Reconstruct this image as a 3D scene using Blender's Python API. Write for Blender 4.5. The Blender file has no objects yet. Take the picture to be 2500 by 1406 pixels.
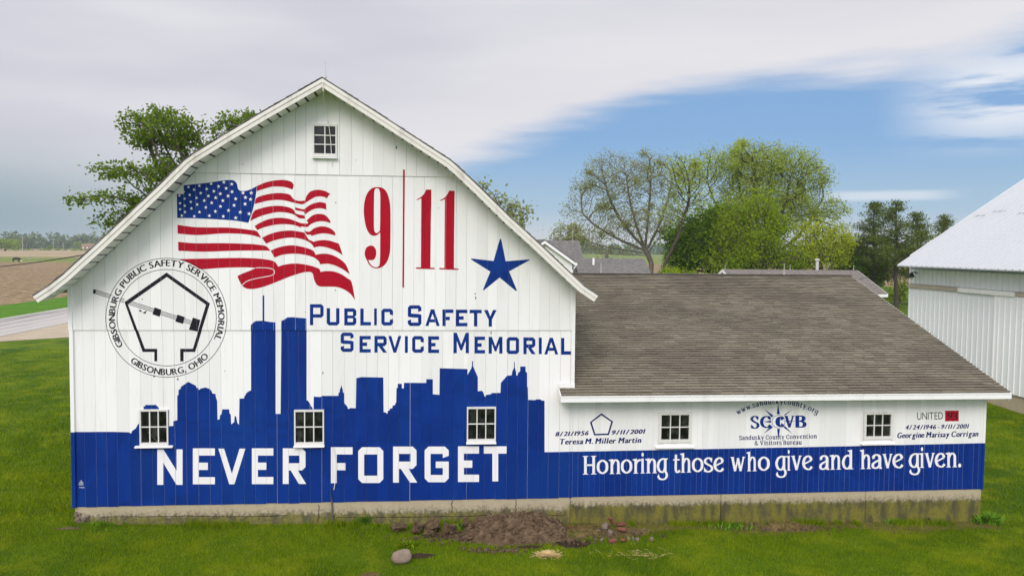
import bpy, bmesh, math, random
import numpy as np
from mathutils import Vector, Matrix
from mathutils.geometry import tessellate_polygon
R = math.radians
rnd = random.Random(7)
S = bpy.context.scene
COL = S.collection

# ------------------------------------------------------------------ camera
F, CX, CY = 1944.0, 1250.0, 703.0
YAW, PIT, ROL = R(5.37), R(2.9), R(0.578)
CAM = Vector((0.0, -19.5, 6.7))
def _yaw(v): c, s = math.cos(YAW), math.sin(YAW); return Vector((c*v[0]+s*v[1], -s*v[0]+c*v[1], v[2]))
_X = _yaw((1, 0, 0)); _Y = _yaw((0, math.sin(PIT), math.cos(PIT))); _F = _yaw((0, math.cos(PIT), -math.sin(PIT)))
_RT = _X*math.cos(ROL)+_Y*math.sin(ROL); _UP = -_X*math.sin(ROL)+_Y*math.cos(ROL)
cd = bpy.data.cameras.new('camera'); cam = bpy.data.objects.new('camera', cd); COL.objects.link(cam)
m3 = Matrix((_RT, _UP, -_F)).transposed()
cam.matrix_world = Matrix.Translation(CAM) @ m3.to_4x4()
cd.lens = 27.99; cd.sensor_width = 36; cd.clip_start = 0.1; cd.clip_end = 20000
S.camera = cam

# measuring helpers: a survey of the photograph, giving real positions on real planes
def ray(px, py): return _RT*((px-CX)/F) + _UP*(-(py-CY)/F) + _F
def W(px, py, y=0.0):                    # point of the plane y = const -> (x, z)
    d = ray(px, py); t = (y-CAM.y)/d.y; return (CAM.x+d.x*t, CAM.z+d.z*t)
def scale_at(y): return (y-CAM.y)/F      # metres per photo pixel
def gz(x, y):                            # the lawn falls gently to the right near the barn
    w = 1.0 if y < 4 else max(0.0, 1-(y-4)/14.0)
    return -0.0195*min(max(x+7.5, -4), 23)*w
def G(px, py):                           # point of the lawn
    z = 0.0
    for _ in range(4):
        d = ray(px, py); t = (z-CAM.z)/d.z; p = CAM+d*t; z = gz(p.x, p.y)
    return (p.x, p.y, z)

# ------------------------------------------------------------------ light
SUN_EL, SUN_AZ = 37.0, 206.0             # azimuth from +Y clockwise
sd = bpy.data.lights.new('sun', 'SUN'); sd.energy = 1.3; sd.angle = R(26); sd.color = (1.0, 0.95, 0.87)
sun = bpy.data.objects.new('sun', sd); COL.objects.link(sun)
sv = Vector((math.sin(R(SUN_AZ))*math.cos(R(SUN_EL)), math.cos(R(SUN_AZ))*math.cos(R(SUN_EL)), math.sin(R(SUN_EL))))
sun.rotation_euler = sv.to_track_quat('Z', 'Y').to_euler(); sun.location = (-10, -30, 40)
S.view_settings.view_transform = 'Standard'; S.view_settings.look = 'None'
S.view_settings.exposure = 0.43; S.view_settings.gamma = 1.0; S.view_settings.use_curve_mapping = False

# ------------------------------------------------------------------ node helpers
class NT:
    def __init__(s, tree): s.t = tree; s.n = tree.nodes; s.l = tree.links
    def new(s, typ, **kw):
        n = s.n.new(typ)
        for k, v in kw.items():
            if k.startswith('i_'): n.inputs[int(k[2:])].default_value = v
            else: setattr(n, k, v)
        return n
    def link(s, a, b): s.l.new(a, b)
    def math(s, op, a, b=None, c=None, clamp=False):
        n = s.n.new('ShaderNodeMath'); n.operation = op; n.use_clamp = clamp
        for i, v in enumerate((a, b, c)):
            if v is None: continue
            if isinstance(v, (int, float)): n.inputs[i].default_value = v
            else: s.l.new(v, n.inputs[i])
        return n.outputs[0]
    def mix(s, fac, a, b, blend='MIX'):
        n = s.n.new('ShaderNodeMix'); n.data_type = 'RGBA'; n.blend_type = blend
        for i, v in ((0, fac), (6, a), (7, b)):
            if isinstance(v, (int, float)): n.inputs[i].default_value = v
            elif isinstance(v, (tuple, list)): n.inputs[i].default_value = (*v[:3], 1)
            else: s.l.new(v, n.inputs[i])
        return n.outputs[2]
    def noise(s, vec, scale, detail=4, rough=0.55, dist=0.0):
        n = s.n.new('ShaderNodeTexNoise'); n.inputs['Scale'].default_value = scale
        n.inputs['Detail'].default_value = detail; n.inputs['Roughness'].default_value = rough; n.inputs['Distortion'].default_value = dist
        if vec is not None: s.l.new(vec, n.inputs['Vector'])
        return n.outputs['Fac']
    def smooth(s, v, lo, hi, a=0.0, b=1.0):
        n = s.n.new('ShaderNodeMapRange'); n.interpolation_type = 'SMOOTHSTEP'
        n.inputs[1].default_value = lo; n.inputs[2].default_value = hi; n.inputs[3].default_value = a; n.inputs[4].default_value = b
        s.l.new(v, n.inputs[0]); return n.outputs[0]
    def mapping(s, vec, sc=(1, 1, 1), rot=(0, 0, 0)):
        n = s.n.new('ShaderNodeMapping'); n.inputs['Scale'].default_value = sc; n.inputs['Rotation'].default_value = rot
        s.l.new(vec, n.inputs['Vector']); return n.outputs[0]

# ------------------------------------------------------------------ sky: Nishita air with a broken cloud deck
world = bpy.data.worlds.new('World'); S.world = world; world.use_nodes = True
w = NT(world.node_tree); w.n.clear()
out = w.new('ShaderNodeOutputWorld'); bg = w.new('ShaderNodeBackground'); w.link(bg.outputs[0], out.inputs[0])
bg.inputs[1].default_value = 0.1
sky = w.new('ShaderNodeTexSky', sky_type='NISHITA'); sky.sun_disc = False
sky.sun_elevation = R(SUN_EL); sky.sun_rotation = R(SUN_AZ); sky.air_density = 1.0; sky.dust_density = 0.6; sky.ozone_density = 2.0
tc = w.new('ShaderNodeTexCoord'); sx = w.new('ShaderNodeSeparateXYZ'); w.link(tc.outputs['Generated'], sx.inputs[0])
az = w.math('ARCTAN2', sx.outputs[0], sx.outputs[1])
el = w.math('ARCSINE', sx.outputs[2])
cxy = w.new('ShaderNodeCombineXYZ'); w.link(az, cxy.inputs[0]); w.link(w.math('MULTIPLY', el, 2.6), cxy.inputs[1])
skyv = cxy.outputs[0]
streak = w.mapping(skyv, (1.0, 3.2, 1), (0, 0, R(-22)))
n_big = w.noise(w.mapping(skyv, (1.0, 1.9, 1), (0, 0, R(-20))), 2.2, 3, 0.45); n_fine = w.noise(streak, 9.0, 5, 0.55)
def azel(px, py):
    d = ray(px, py).normalized(); return math.atan2(d.x, d.y), math.asin(d.z)
def curve(val, pts, lo, hi):
    n = w.new('ShaderNodeFloatCurve'); c = n.mapping.curves[0]
    w.link(w.math('DIVIDE', w.math('SUBTRACT', val, lo), hi-lo, clamp=True), n.inputs[1])
    P = sorted(((a-lo)/(hi-lo), b) for a, b in pts)
    c.points[0].location = P[0]; c.points[-1].location = P[-1]
    for p in P[1:-1]: c.points.new(*p)
    n.mapping.update(); return n.outputs[0]
edge_pts = [azel(*p) for p in ((-600, 620), (600, 600), (900, 470), (1130, 398), (1400, 318), (1700, 232), (2000, 188), (2250, 160), (2500, 85), (3100, -60))]
edge = curve(az, [(a, max(0, e)) for a, e in edge_pts], edge_pts[0][0], edge_pts[-1][0])
dE = w.math('ADD', w.math('SUBTRACT', el, edge), w.math('ADD', w.math('MULTIPLY', w.math('SUBTRACT', n_big, 0.5), 0.07), w.math('MULTIPLY', w.math('SUBTRACT', n_fine, 0.5), 0.035)))
deck = w.smooth(dE, -0.018, 0.030)
# colour of the deck: lavender grey in the middle, blue grey low on the left, lighter up high
left = w.smooth(az, azel(700, 300)[0], azel(-100, 300)[0])
low = w.smooth(el, azel(200, 250)[1], azel(200, 560)[1])
cl = w.mix(w.smooth(n_big, 0.35, 0.68), (4.7, 4.7, 5.25), (5.6, 5.6, 5.95))
cl = w.mix(w.smooth(dE, 0.02, 0.16, 0.55, 0.0), cl, (6.5, 6.35, 6.5))
lowl = w.math('MULTIPLY', low, left)
cl = w.mix(w.math('MULTIPLY', lowl, 0.95), cl, (2.0, 2.8, 3.2))
cl = w.mix(w.math('MULTIPLY', w.smooth(el, azel(300, 600)[1], azel(300, 380)[1], 0.55, 0.0), w.smooth(az, azel(400, 300)[0], azel(1000, 300)[0], 1, 0)), cl, (2.4, 3.1, 3.5))
# open blue to the right, paler towards the horizon
bl = w.mix(0.85, sky.outputs[0], (1.55, 2.85, 4.95))
bl = w.mix(w.smooth(el, azel(1500, 330)[1], azel(1500, 560)[1], 0.0, 0.62), bl, (3.6, 4.6, 5.2))
bl = w.mix(w.smooth(el, azel(2000, 500)[1], azel(2000, 610)[1], 0.0, 0.7), bl, (5.4, 5.3, 5.3))
n_c = w.noise(w.mapping(skyv, (1.0, 2.6, 1), (0, 0, R(-26))), 5.0, 5, 0.55)
c1 = azel(2440, 200)
wisp = w.math('MULTIPLY', w.smooth(az, azel(2120, 190)[0], c1[0]), w.smooth(w.math('ABSOLUTE', w.math('SUBTRACT', el, c1[1]-0.012)), 0.075, 0.01))
wisp = w.math('MULTIPLY', wisp, w.smooth(n_c, 0.36, 0.55), clamp=True)
c2 = azel(2160, 478)
w2 = w.math('MULTIPLY', w.smooth(w.math('ABSOLUTE', w.math('SUBTRACT', az, c2[0])), 0.09, 0.03), w.smooth(w.math('ABSOLUTE', w.math('SUBTRACT', el, c2[1])), 0.008, 0.002))
wisp = w.math('MAXIMUM', wisp, w.math('MULTIPLY', w2, 0.55))
bl = w.mix(w.math('MULTIPLY', wisp, 0.85), bl, (6.9, 6.95, 7.1))
col = w.mix(deck, bl, cl)
# an overcast sky is brighter towards the zenith and round the veiled sun
hi = w.smooth(el, 0.36, 0.9, 1.0, 1.75)
back = w.smooth(sx.outputs[1], 0.25, -0.6, 1.0, 1.75)
sc = w.new('ShaderNodeVectorMath', operation='SCALE'); w.link(col, sc.inputs[0]); w.link(w.math('MULTIPLY', hi, back), sc.inputs[3])
w.link(sc.outputs[0], bg.inputs[0])

# ------------------------------------------------------------------ materials
def material(name):
    m = bpy.data.materials.new(name); m.use_nodes = True
    t = NT(m.node_tree); b = t.n['Principled BSDF']; return m, t, b
def obj_coords(t): return t.new('ShaderNodeTexCoord').outputs['Object']
def bump(t, b, h, strength, dist=0.01):
    n = t.new('ShaderNodeBump'); n.inputs['Strength'].default_value = strength; n.inputs['Distance'].default_value = dist
    t.link(h, n.inputs['Height']); t.link(n.outputs[0], b.inputs['Normal'])
def island(t): return t.new('ShaderNodeNewGeometry').outputs['Random Per Island']
def m_plain(name, c, rough=0.6, var=0.15, sc=3.0, metal=0.0, bmp=0.0):
    m, t, b = material(name); v = obj_coords(t)
    f = t.noise(v, sc, 5)
    t.link(t.mix(f, [x*(1-var) for x in c], [min(1, x*(1+var)) for x in c]), b.inputs['Base Color'])
    b.inputs['Roughness'].default_value = rough; b.inputs['Metallic'].default_value = metal
    if bmp: bump(t, b, t.noise(v, sc*6, 5), bmp, 0.02)
    return m
def m_board(name, c, dirt, amt=0.5, rough=0.55, isl=0.06, faded=None):
    """painted boards: vertical grain, weathering streaks, a little difference from board to board"""
    m, t, b = material(name); v = obj_coords(t)
    g = t.noise(t.mapping(v, (14, 14, 0.5)), 3.0, 6, 0.6)
    s = t.noise(t.mapping(v, (2.2, 2.2, 0.35)), 1.7, 5, 0.6)
    sp = t.noise(v, 26.0, 3, 0.5)
    c0 = t.mix(t.math('MULTIPLY', t.smooth(s, 0.5, 0.78), amt), c, dirt)
    c0 = t.mix(t.math('MULTIPLY', t.smooth(g, 0.56, 0.8), amt*0.7), c0, dirt)
    c0 = t.mix(t.smooth(sp, 0.755, 0.80, 0.0, 0.45), c0, [x*0.5 for x in dirt])
    if faded: c0 = t.mix(t.smooth(t.noise(t.mapping(v, (1, 1, 0.6)), 0.55, 4), 0.42, 0.7, 0, 0.6), c0, faded)
    i = t.smooth(island(t), 0, 1, 1-isl, 1.0)
    vm = t.new('ShaderNodeVectorMath', operation='SCALE'); t.link(c0, vm.inputs[0]); t.link(i, vm.inputs[3])
    t.link(vm.outputs[0], b.inputs['Base Color']); b.inputs['Roughness'].default_value = rough
    b.inputs['Specular IOR Level'].default_value = 0.12
    bump(t, b, g, 0.35, 0.004); return m
M = {}
M['white'] = m_board('white board paint', (0.825, 0.805, 0.795), (0.66, 0.62, 0.57), 0.42, isl=0.09)
M['trim'] = m_board('white trim paint', (0.825, 0.81, 0.80), (0.62, 0.585, 0.54), 0.4, isl=0.03)
M['sash'] = m_board('worn sash paint', (0.70, 0.68, 0.645), (0.45, 0.41, 0.35), 0.6, isl=0.05)
M['rake'] = m_board('weathered rake paint', (0.74, 0.70, 0.65), (0.40, 0.36, 0.30), 0.7, isl=0.03)
M['blue'] = m_board('blue mural paint', (0.0025, 0.028, 0.21), (0.008, 0.046, 0.24), 0.6, 0.5, 0.2, faded=(0.005, 0.046, 0.25))
M['red'] = m_board('red mural paint', (0.40, 0.003, 0.019), (0.33, 0.005, 0.02), 0.6, 0.5, 0.10)
M['letter'] = m_board('white lettering paint', (0.82, 0.79, 0.80), (0.70, 0.68, 0.68), 0.3, 0.5, 0.04)
M['black'] = m_board('dark emblem paint', (0.013, 0.012, 0.020), (0.03, 0.027, 0.035), 0.4, 0.5, 0.1)
M['navy'] = m_board('navy lettering paint', (0.007, 0.014, 0.115), (0.015, 0.025, 0.15), 0.3, 0.5, 0.1)
M['dark'] = m_plain('dark interior timber', (0.05, 0.045, 0.04), 0.9)
M['iron'] = m_plain('dull iron', (0.10, 0.085, 0.08), 0.6, 0.3)
M['steel'] = m_plain('weathered steel rod', (0.52, 0.50, 0.49), 0.5, 0.2)
M['cable'] = m_plain('black cable', (0.02, 0.018, 0.018), 0.6)
M['wire'] = m_plain('pale wire', (0.72, 0.69, 0.62), 0.5)
M['bluepipe'] = m_plain('blue painted pipe', (0.01, 0.04, 0.17), 0.5)
M['vinyl'] = m_plain('white vinyl siding', (0.76, 0.76, 0.72), 0.5, 0.05)
M['wood'] = m_plain('bare weathered wood', (0.42, 0.36, 0.28), 0.8, 0.25)
M['black_metal'] = m_plain('black lamp enamel', (0.02, 0.02, 0.022), 0.4)
M['lens'] = m_plain('lamp glass', (0.6, 0.6, 0.55), 0.2)

def m_glass():
    m, t, b = material('old window glass'); t.n.remove(b)
    o = t.n['Material Output']; v = obj_coords(t)
    g = t.new('ShaderNodeBsdfGlossy'); g.inputs['Roughness'].default_value = 0.03
    tr = t.new('ShaderNodeBsdfTransparent'); tr.inputs[0].default_value = (0.62, 0.66, 0.64, 1)
    fr = t.new('ShaderNodeFresnel'); fr.inputs[0].default_value = 1.5
    mx = t.new('ShaderNodeMixShader'); t.link(fr.outputs[0], mx.inputs[0]); t.link(tr.outputs[0], mx.inputs[1]); t.link(g.outputs[0], mx.inputs[2])
    d = t.new('ShaderNodeBsdfDiffuse'); d.inputs[0].default_value = (0.22, 0.23, 0.22, 1)
    m2 = t.new('ShaderNodeMixShader'); t.link(t.smooth(t.noise(v, 5, 5), 0.42, 0.8, 0.02, 0.28), m2.inputs[0])
    t.link(mx.outputs[0], m2.inputs[1]); t.link(d.outputs[0], m2.inputs[2]); t.link(m2.outputs[0], o.inputs[0])
    bn = t.new('ShaderNodeBump'); bn.inputs['Strength'].default_value = 0.08; t.link(t.noise(v, 2.5, 2), bn.inputs['Height']); t.link(bn.outputs[0], g.inputs['Normal'])
    return m
M['glass'] = m_glass()

def m_concrete(name, moss=0.5, top=0.4):
    m, t, b = material(name); v = obj_coords(t)
    sx = t.new('ShaderNodeSeparateXYZ'); t.link(v, sx.inputs[0])
    n1 = t.noise(v, 2.2, 6, 0.6); n2 = t.noise(t.mapping(v, (3.0, 3, 0.7)), 2.0, 5, 0.65); n3 = t.noise(v, 14, 5, 0.6)
    c = t.mix(n1, (0.34, 0.275, 0.175), (0.47, 0.40, 0.28))
    c = t.mix(t.smooth(n3, 0.5, 0.75, 0, 0.35), c, (0.23, 0.19, 0.13))
    h = t.math('SUBTRACT', sx.outputs[2], t.math('MULTIPLY', sx.outputs[0], -0.004))
    edge = t.math('ADD', h, t.math('MULTIPLY', t.math('SUBTRACT', n2, 0.5), 0.34))
    mk = t.smooth(edge, top+0.10, top-0.02)
    dk = t.math('MULTIPLY', t.smooth(edge, top+0.22, top+0.02), t.smooth(n3, 0.38, 0.6))
    c = t.mix(t.math('MULTIPLY', dk, 0.75), c, (0.085, 0.08, 0.05))
    g = t.mix(t.smooth(t.noise(t.mapping(v, (2.5, 2, 1.0)), 1.6, 5), 0.36, 0.62), (0.058, 0.052, 0.020), (0.165, 0.145, 0.012))
    g = t.mix(t.smooth(n3, 0.45, 0.7, 0, 0.5), g, (0.06, 0.06, 0.03))
    c = t.mix(t.math('MULTIPLY', mk, moss), c, g)
    t.link(c, b.inputs['Base Color']); b.inputs['Roughness'].default_value = 0.9
    bump(t, b, n3, 0.5, 0.02); return m
M['found'] = m_concrete('barn foundation concrete', 0.85, 0.11)
M['found2'] = m_concrete('mossy annex foundation concrete', 0.97, 0.20)
M['found3'] = m_concrete('shed foundation concrete', 0.2, -0.5)

def m_shingle(name, a, b_, streak, scale=1.0):
    m, t, b = material(name); v = obj_coords(t)
    i = island(t); n = t.noise(t.mapping(v, (0.42, 0.9, 0.9), (0, 0, R(38))), 0.9, 5, 0.6); f = t.noise(v, 45, 3)
    c = t.mix(i, a, b_)
    c = t.mix(t.smooth(n, 0.42, 0.66, 0, 0.75), c, streak)
    c = t.mix(t.smooth(f, 0.4, 0.7, 0, 0.35), c, [x*0.6 for x in a])
    t.link(c, b.inputs['Base Color']); b.inputs['Roughness'].default_value = 0.95; b.inputs['Specular IOR Level'].default_value = 0.2
    if scale != 1.0:
        c = t.mix(t.smooth(t.noise(t.mapping(v, (2.2, 9, 9)), 1.5, 3, 0.6), 0.36, 0.64), t.mix(0.6, c, a), t.mix(0.7, c, [x*1.5 for x in b_])); t.link(c, b.inputs['Base Color'])
    bump(t, b, f, 0.4, 0.004); return m
M['shingle'] = m_shingle('annex asphalt shingle', (0.142, 0.124, 0.089), (0.212, 0.187, 0.136), (0.108, 0.091, 0.072))
M['shingle_grey'] = m_shingle('house grey shingle', (0.088, 0.083, 0.078), (0.14, 0.134, 0.126), (0.10, 0.095, 0.09), 2.0)
M['shingle_brown'] = m_shingle('garage brown shingle', (0.11, 0.097, 0.085), (0.15, 0.134, 0.118), (0.125, 0.112, 0.10), 2.0)
M['shingle_old'] = m_shingle('barn roof shingle', (0.16, 0.15, 0.14), (0.26, 0.25, 0.24), (0.2, 0.19, 0.18))
M['metal_wall'] = m_plain('pale ribbed steel wall', (0.74, 0.755, 0.775), 0.42, 0.05, 0.8)
M['metal_door'] = m_plain('white ribbed steel door', (0.80, 0.80, 0.81), 0.42, 0.05, 0.8)
M['metal_roof'] = m_plain('galvanised ribbed roof', (0.47, 0.485, 0.505), 0.45, 0.03, 0.5)
M['lap_shade'] = m_plain('steel lap in shadow tone', (0.33, 0.34, 0.36), 0.5)  # darkened to stand for the shadow along each lap

def m_ground(name, a, b_, c_, sc=0.35, fine=5.0, bstr=0.5, stretch=(1, 1, 1), rot=0.0):
    m, t, b = material(name); v = obj_coords(t)
    mv = t.mapping(v, stretch, (0, 0, rot))
    n1 = t.noise(mv, sc, 5, 0.6); n2 = t.noise(mv, fine, 6, 0.65); n3 = t.noise(v, fine*5, 4, 0.6)
    c = t.mix(t.smooth(n1, 0.35, 0.65), a, b_)
    c = t.mix(t.smooth(n2, 0.42, 0.68), c, c_)
    c = t.mix(t.smooth(n3, 0.4, 0.7, 0, 0.45), c, [x*0.45 for x in a])
    t.link(c, b.inputs['Base Color']); b.inputs['Roughness'].default_value = 0.95; b.inputs['Specular IOR Level'].default_value = 0.1
    bump(t, b, n2, bstr, 0.05); return m
def grass_tint(t, v, gain, i=None):
    """broad darker, greener and yellowish patches shared by the turf and its blades"""
    sp = t.noise(t.mapping(v, (0.8, 0.42, 1), (0, 0, R(-32))), 0.34, 4, 0.55); sq = t.noise(t.mapping(v, (0.45, 1.5, 1), (0, 0, R(12))), 0.5, 4, 0.6); yl = t.noise(v, 0.9, 4, 0.6)
    k = [x*gain for x in (0.038, 0.098, 0.004)]; g = [x*gain for x in (0.116, 0.184, 0.005)]; y = [x*gain for x in (0.215, 0.25, 0.009)]
    c = t.mix(t.smooth(sp, 0.36, 0.62), k, g); c = t.mix(t.smooth(sq, 0.50, 0.68, 0, 0.65), c, [x*0.8 for x in k]); c = t.mix(t.smooth(yl, 0.46, 0.70, 0, 0.8), c, y)
    if i is not None: c = t.mix(i, t.mix(0.55, c, [x*0.8 for x in k]), t.mix(0.50, c, [x*1.1 for x in y]))
    return c
def m_turf():
    m, t, b = material('mown lawn'); v = obj_coords(t); c = grass_tint(t, v, 0.82)
    n2 = t.noise(v, 3.0, 6, 0.65); n3 = t.noise(v, 22, 4, 0.6)
    c = t.mix(t.smooth(n2, 0.45, 0.7, 0, 0.4), c, (0.05, 0.105, 0.008)); c = t.mix(t.smooth(n3, 0.42, 0.7, 0, 0.4), c, (0.035, 0.07, 0.006))
    t.link(c, b.inputs['Base Color']); b.inputs['Roughness'].default_value = 0.95; b.inputs['Specular IOR Level'].default_value = 0.1
    bump(t, b, n2, 0.6, 0.05); return m
M['lawn'] = m_turf()
M['ditch'] = m_ground('verge grass', (0.055, 0.15, 0.008), (0.095, 0.22, 0.012), (0.07, 0.17, 0.01), 0.5, 2.0)
M['plough'] = m_ground('ploughed earth with stubble', (0.15, 0.10, 0.056), (0.205, 0.142, 0.082), (0.40, 0.30, 0.17), 0.05, 1.1, 1.0, (1, 0.55, 1))
M['stubble'] = m_ground('pale stubble field', (0.31, 0.235, 0.14), (0.39, 0.30, 0.19), (0.34, 0.26, 0.15), 0.02, 0.5)
M['crop'] = m_ground('young green crop', (0.13, 0.18, 0.035), (0.20, 0.22, 0.06), (0.16, 0.19, 0.045), 0.03, 0.5)
M['pasture'] = m_ground('dry pasture', (0.20, 0.21, 0.06), (0.30, 0.27, 0.10), (0.24, 0.23, 0.08), 0.03, 0.4)
M['asphalt'] = m_ground('worn pale asphalt', (0.40, 0.375, 0.345), (0.47, 0.445, 0.415), (0.43, 0.405, 0.375), 0.25, 3.0, 0.1, (1, 0.12, 1))
M['tar'] = m_plain('tar sealed crack', (0.13, 0.12, 0.115), 0.8)
M['gravel'] = m_ground('tan gravel', (0.40, 0.33, 0.235), (0.48, 0.41, 0.31), (0.36, 0.30, 0.22), 0.6, 6.0)
M['line'] = m_plain('worn road line paint', (0.72, 0.71, 0.68), 0.7, 0.1)
M['soil'] = m_ground('dug brown soil', (0.075, 0.048, 0.028), (0.135, 0.09, 0.054), (0.18, 0.125, 0.078), 1.3, 9.0, 1.0)
M['soil_shade'] = m_ground('dark soil and hole shade', (0.035, 0.022, 0.014), (0.06, 0.038, 0.022), (0.05, 0.032, 0.02), 2.0, 9.0, 1.0)  # dark soil tone, also used as the painted shade of a hole
M['mulch'] = m_ground('reddish soil with grass litter', (0.105, 0.065, 0.03), (0.16, 0.11, 0.045), (0.09, 0.10, 0.02), 1.2, 5.0, 0.8)
M['stone'] = m_ground('field stone', (0.22, 0.165, 0.125), (0.33, 0.255, 0.20), (0.27, 0.205, 0.16), 2.5, 14.0, 0.5)
M['rubble'] = m_ground('broken concrete', (0.17, 0.13, 0.10), (0.29, 0.235, 0.185), (0.22, 0.175, 0.14), 4, 20.0, 0.6)
M['brick'] = m_ground('red brick', (0.19, 0.068, 0.045), (0.27, 0.105, 0.07), (0.15, 0.065, 0.05), 5, 20.0, 0.4)
M['dull_straw'] = m_plain('old straw', (0.33, 0.24, 0.12), 0.8, 0.35, 9)
M['straw'] = m_plain('dry straw', (0.58, 0.42, 0.19), 0.8, 0.3, 9)
M['bark'] = m_plain('grey brown bark', (0.105, 0.082, 0.062), 0.95, 0.35, 6, bmp=0.6)
M['bark_dark'] = m_plain('dark bark', (0.052, 0.041, 0.032), 0.95, 0.35, 6, bmp=0.6)
M['cowhide'] = m_plain('black cow hide', (0.02, 0.016, 0.015), 0.7)
M['cowface'] = m_plain('white cow face', (0.7, 0.62, 0.55), 0.8)
M['barnred'] = m_plain('faded red siding', (0.24, 0.11, 0.10), 0.8)
M['post'] = m_plain('weathered utility pole', (0.34, 0.30, 0.26), 0.9)

def m_leaf(name, a, b_, c_=None, trans=0.35, turf=False):
    m, t, b = material(name); t.n.remove(b); o = t.n['Material Output']
    i = island(t); v = obj_coords(t)
    c = t.mix(i, a, b_)
    c = t.mix(t.smooth(t.noise(v, 0.55, 3), 0.4, 0.66, 0, 0.6), c, c_ or b_)
    if turf: c = grass_tint(t, v, 1.38, i)
    d = t.new('ShaderNodeBsdfDiffuse'); tr = t.new('ShaderNodeBsdfTranslucent'); mx = t.new('ShaderNodeMixShader')
    t.link(c, d.inputs[0]); t.link(c, tr.inputs[0]); mx.inputs[0].default_value = trans
    t.link(d.outputs[0], mx.inputs[1]); t.link(tr.outputs[0], mx.inputs[2]); t.link(mx.outputs[0], o.inputs[0]); return m
M['blade'] = m_leaf('grass blades', (0.05, 0.12, 0.006), (0.17, 0.27, 0.018), None, 0.3, True)
M['weed'] = m_leaf('weed leaves', (0.08, 0.20, 0.015), (0.17, 0.32, 0.03), None, 0.3)

# ------------------------------------------------------------------ object helpers
def tag(o, label=None, cat=None, group=None, kind=None):
    if label: o['label'] = label
    if cat: o['category'] = cat
    if group: o['group'] = group
    if kind: o['kind'] = kind
    return o
def empty(name, loc, label, cat, group=None):
    o = bpy.data.objects.new(name, None); COL.objects.link(o); o.location = loc; o.empty_display_size = 0.3
    return tag(o, label, cat, group)
class MB:
    def __init__(s): s.v = []; s.f = []
    def poly(s, pts):
        n = len(s.v); s.v += [tuple(p) for p in pts]; s.f.append(tuple(range(n, n+len(pts))))
    def box(s, x0, x1, y0, y1, z0, z1):
        s.hexa([(x0, y0, z0), (x1, y0, z0), (x1, y1, z0), (x0, y1, z0), (x0, y0, z1), (x1, y0, z1), (x1, y1, z1), (x0, y1, z1)])
    def hexa(s, p):
        n = len(s.v); s.v += [tuple(q) for q in p]
        s.f += [tuple(n+i for i in q) for q in ((0, 3, 2, 1), (4, 5, 6, 7), (0, 1, 5, 4), (1, 2, 6, 5), (2, 3, 7, 6), (3, 0, 4, 7))]
    def prism(s, poly, y0, y1):
        """(x,z) outline (counter-clockwise seen from -y) pushed from y0 back to y1"""
        n = len(s.v); k = len(poly)
        s.v += [(x, y0, z) for x, z in poly]+[(x, y1, z) for x, z in poly]
        s.f.append(tuple(range(n, n+k))); s.f.append(tuple(range(n+2*k-1, n+k-1, -1)))
        for i in range(k): j = (i+1) % k; s.f.append((n+i, n+k+i, n+k+j, n+j))
    def bar(s, a, b, wx, wy, up=(0, 0, 1)):
        a, b = Vector(a), Vector(b); d = (b-a).normalized(); u = Vector(up)
        if abs(d.dot(u)) > 0.95: u = Vector((1, 0, 0))
        r = d.cross(u).normalized(); q = r.cross(d).normalized(); r *= wx/2; q *= wy/2
        s.hexa([a-r-q, a+r-q, a+r+q, a-r+q, b-r-q, b+r-q, b+r+q, b-r+q])
    def tube(s, pts, rad, k=8, cap=True):
        pts = [Vector(p) for p in pts]; n0 = len(s.v); ref = None
        for i, p in enumerate(pts):
            d = (pts[min(i+1, len(pts)-1)]-pts[max(i-1, 0)]).normalized()
            u = Vector((0, 0, 1)) if abs(d.z) < 0.9 else Vector((1, 0, 0))
            a = d.cross(u).normalized(); b = a.cross(d)
            r = rad[i] if isinstance(rad, (list, tuple)) else rad
            for j in range(k):
                t = 2*math.pi*j/k; s.v.append(tuple(p+a*(r*math.cos(t))+b*(r*math.sin(t))))
        for i in range(len(pts)-1):
            for j in range(k):
                a = n0+i*k+j; b = n0+i*k+(j+1) % k; s.f.append((a, b, b+k, a+k))
        if cap:
            s.f.append(tuple(n0+j for j in range(k-1, -1, -1))); e = n0+(len(pts)-1)*k; s.f.append(tuple(e+j for j in range(k)))
    def build(s, name, mat, parent=None, smooth=False, loc=None):
        me = bpy.data.meshes.new(name); me.from_pydata(s.v, [], s.f); me.update()
        if smooth: me.polygons.foreach_set('use_smooth', [True]*len(me.polygons))
        o = bpy.data.objects.new(name, me); COL.objects.link(o)
        if mat: me.materials.append(mat)
        if parent:
            o.parent = parent; o.matrix_parent_inverse = Matrix.Translation(-Vector(parent.location)) if parent.type == 'EMPTY' else Matrix()
        return o
def fast_mesh(name, V, T, mat, parent=None, smooth=False):
    """numpy vertices (n,3) and faces (m,k)"""
    me = bpy.data.meshes.new(name); k = T.shape[1]
    me.vertices.add(len(V)); me.vertices.foreach_set('co', V.astype(np.float32).ravel())
    me.loops.add(T.size); me.loops.foreach_set('vertex_index', T.astype(np.int32).ravel())
    me.polygons.add(len(T)); me.polygons.foreach_set('loop_start', np.arange(0, T.size, k, dtype=np.int32))
    if smooth: me.polygons.foreach_set('use_smooth', np.ones(len(T), dtype=bool))
    me.update(calc_edges=True); me.materials.append(mat)
    o = bpy.data.objects.new(name, me); COL.objects.link(o)
    if parent: o.parent = parent; o.matrix_parent_inverse = Matrix.Translation(-Vector(parent.location))
    return o
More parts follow.
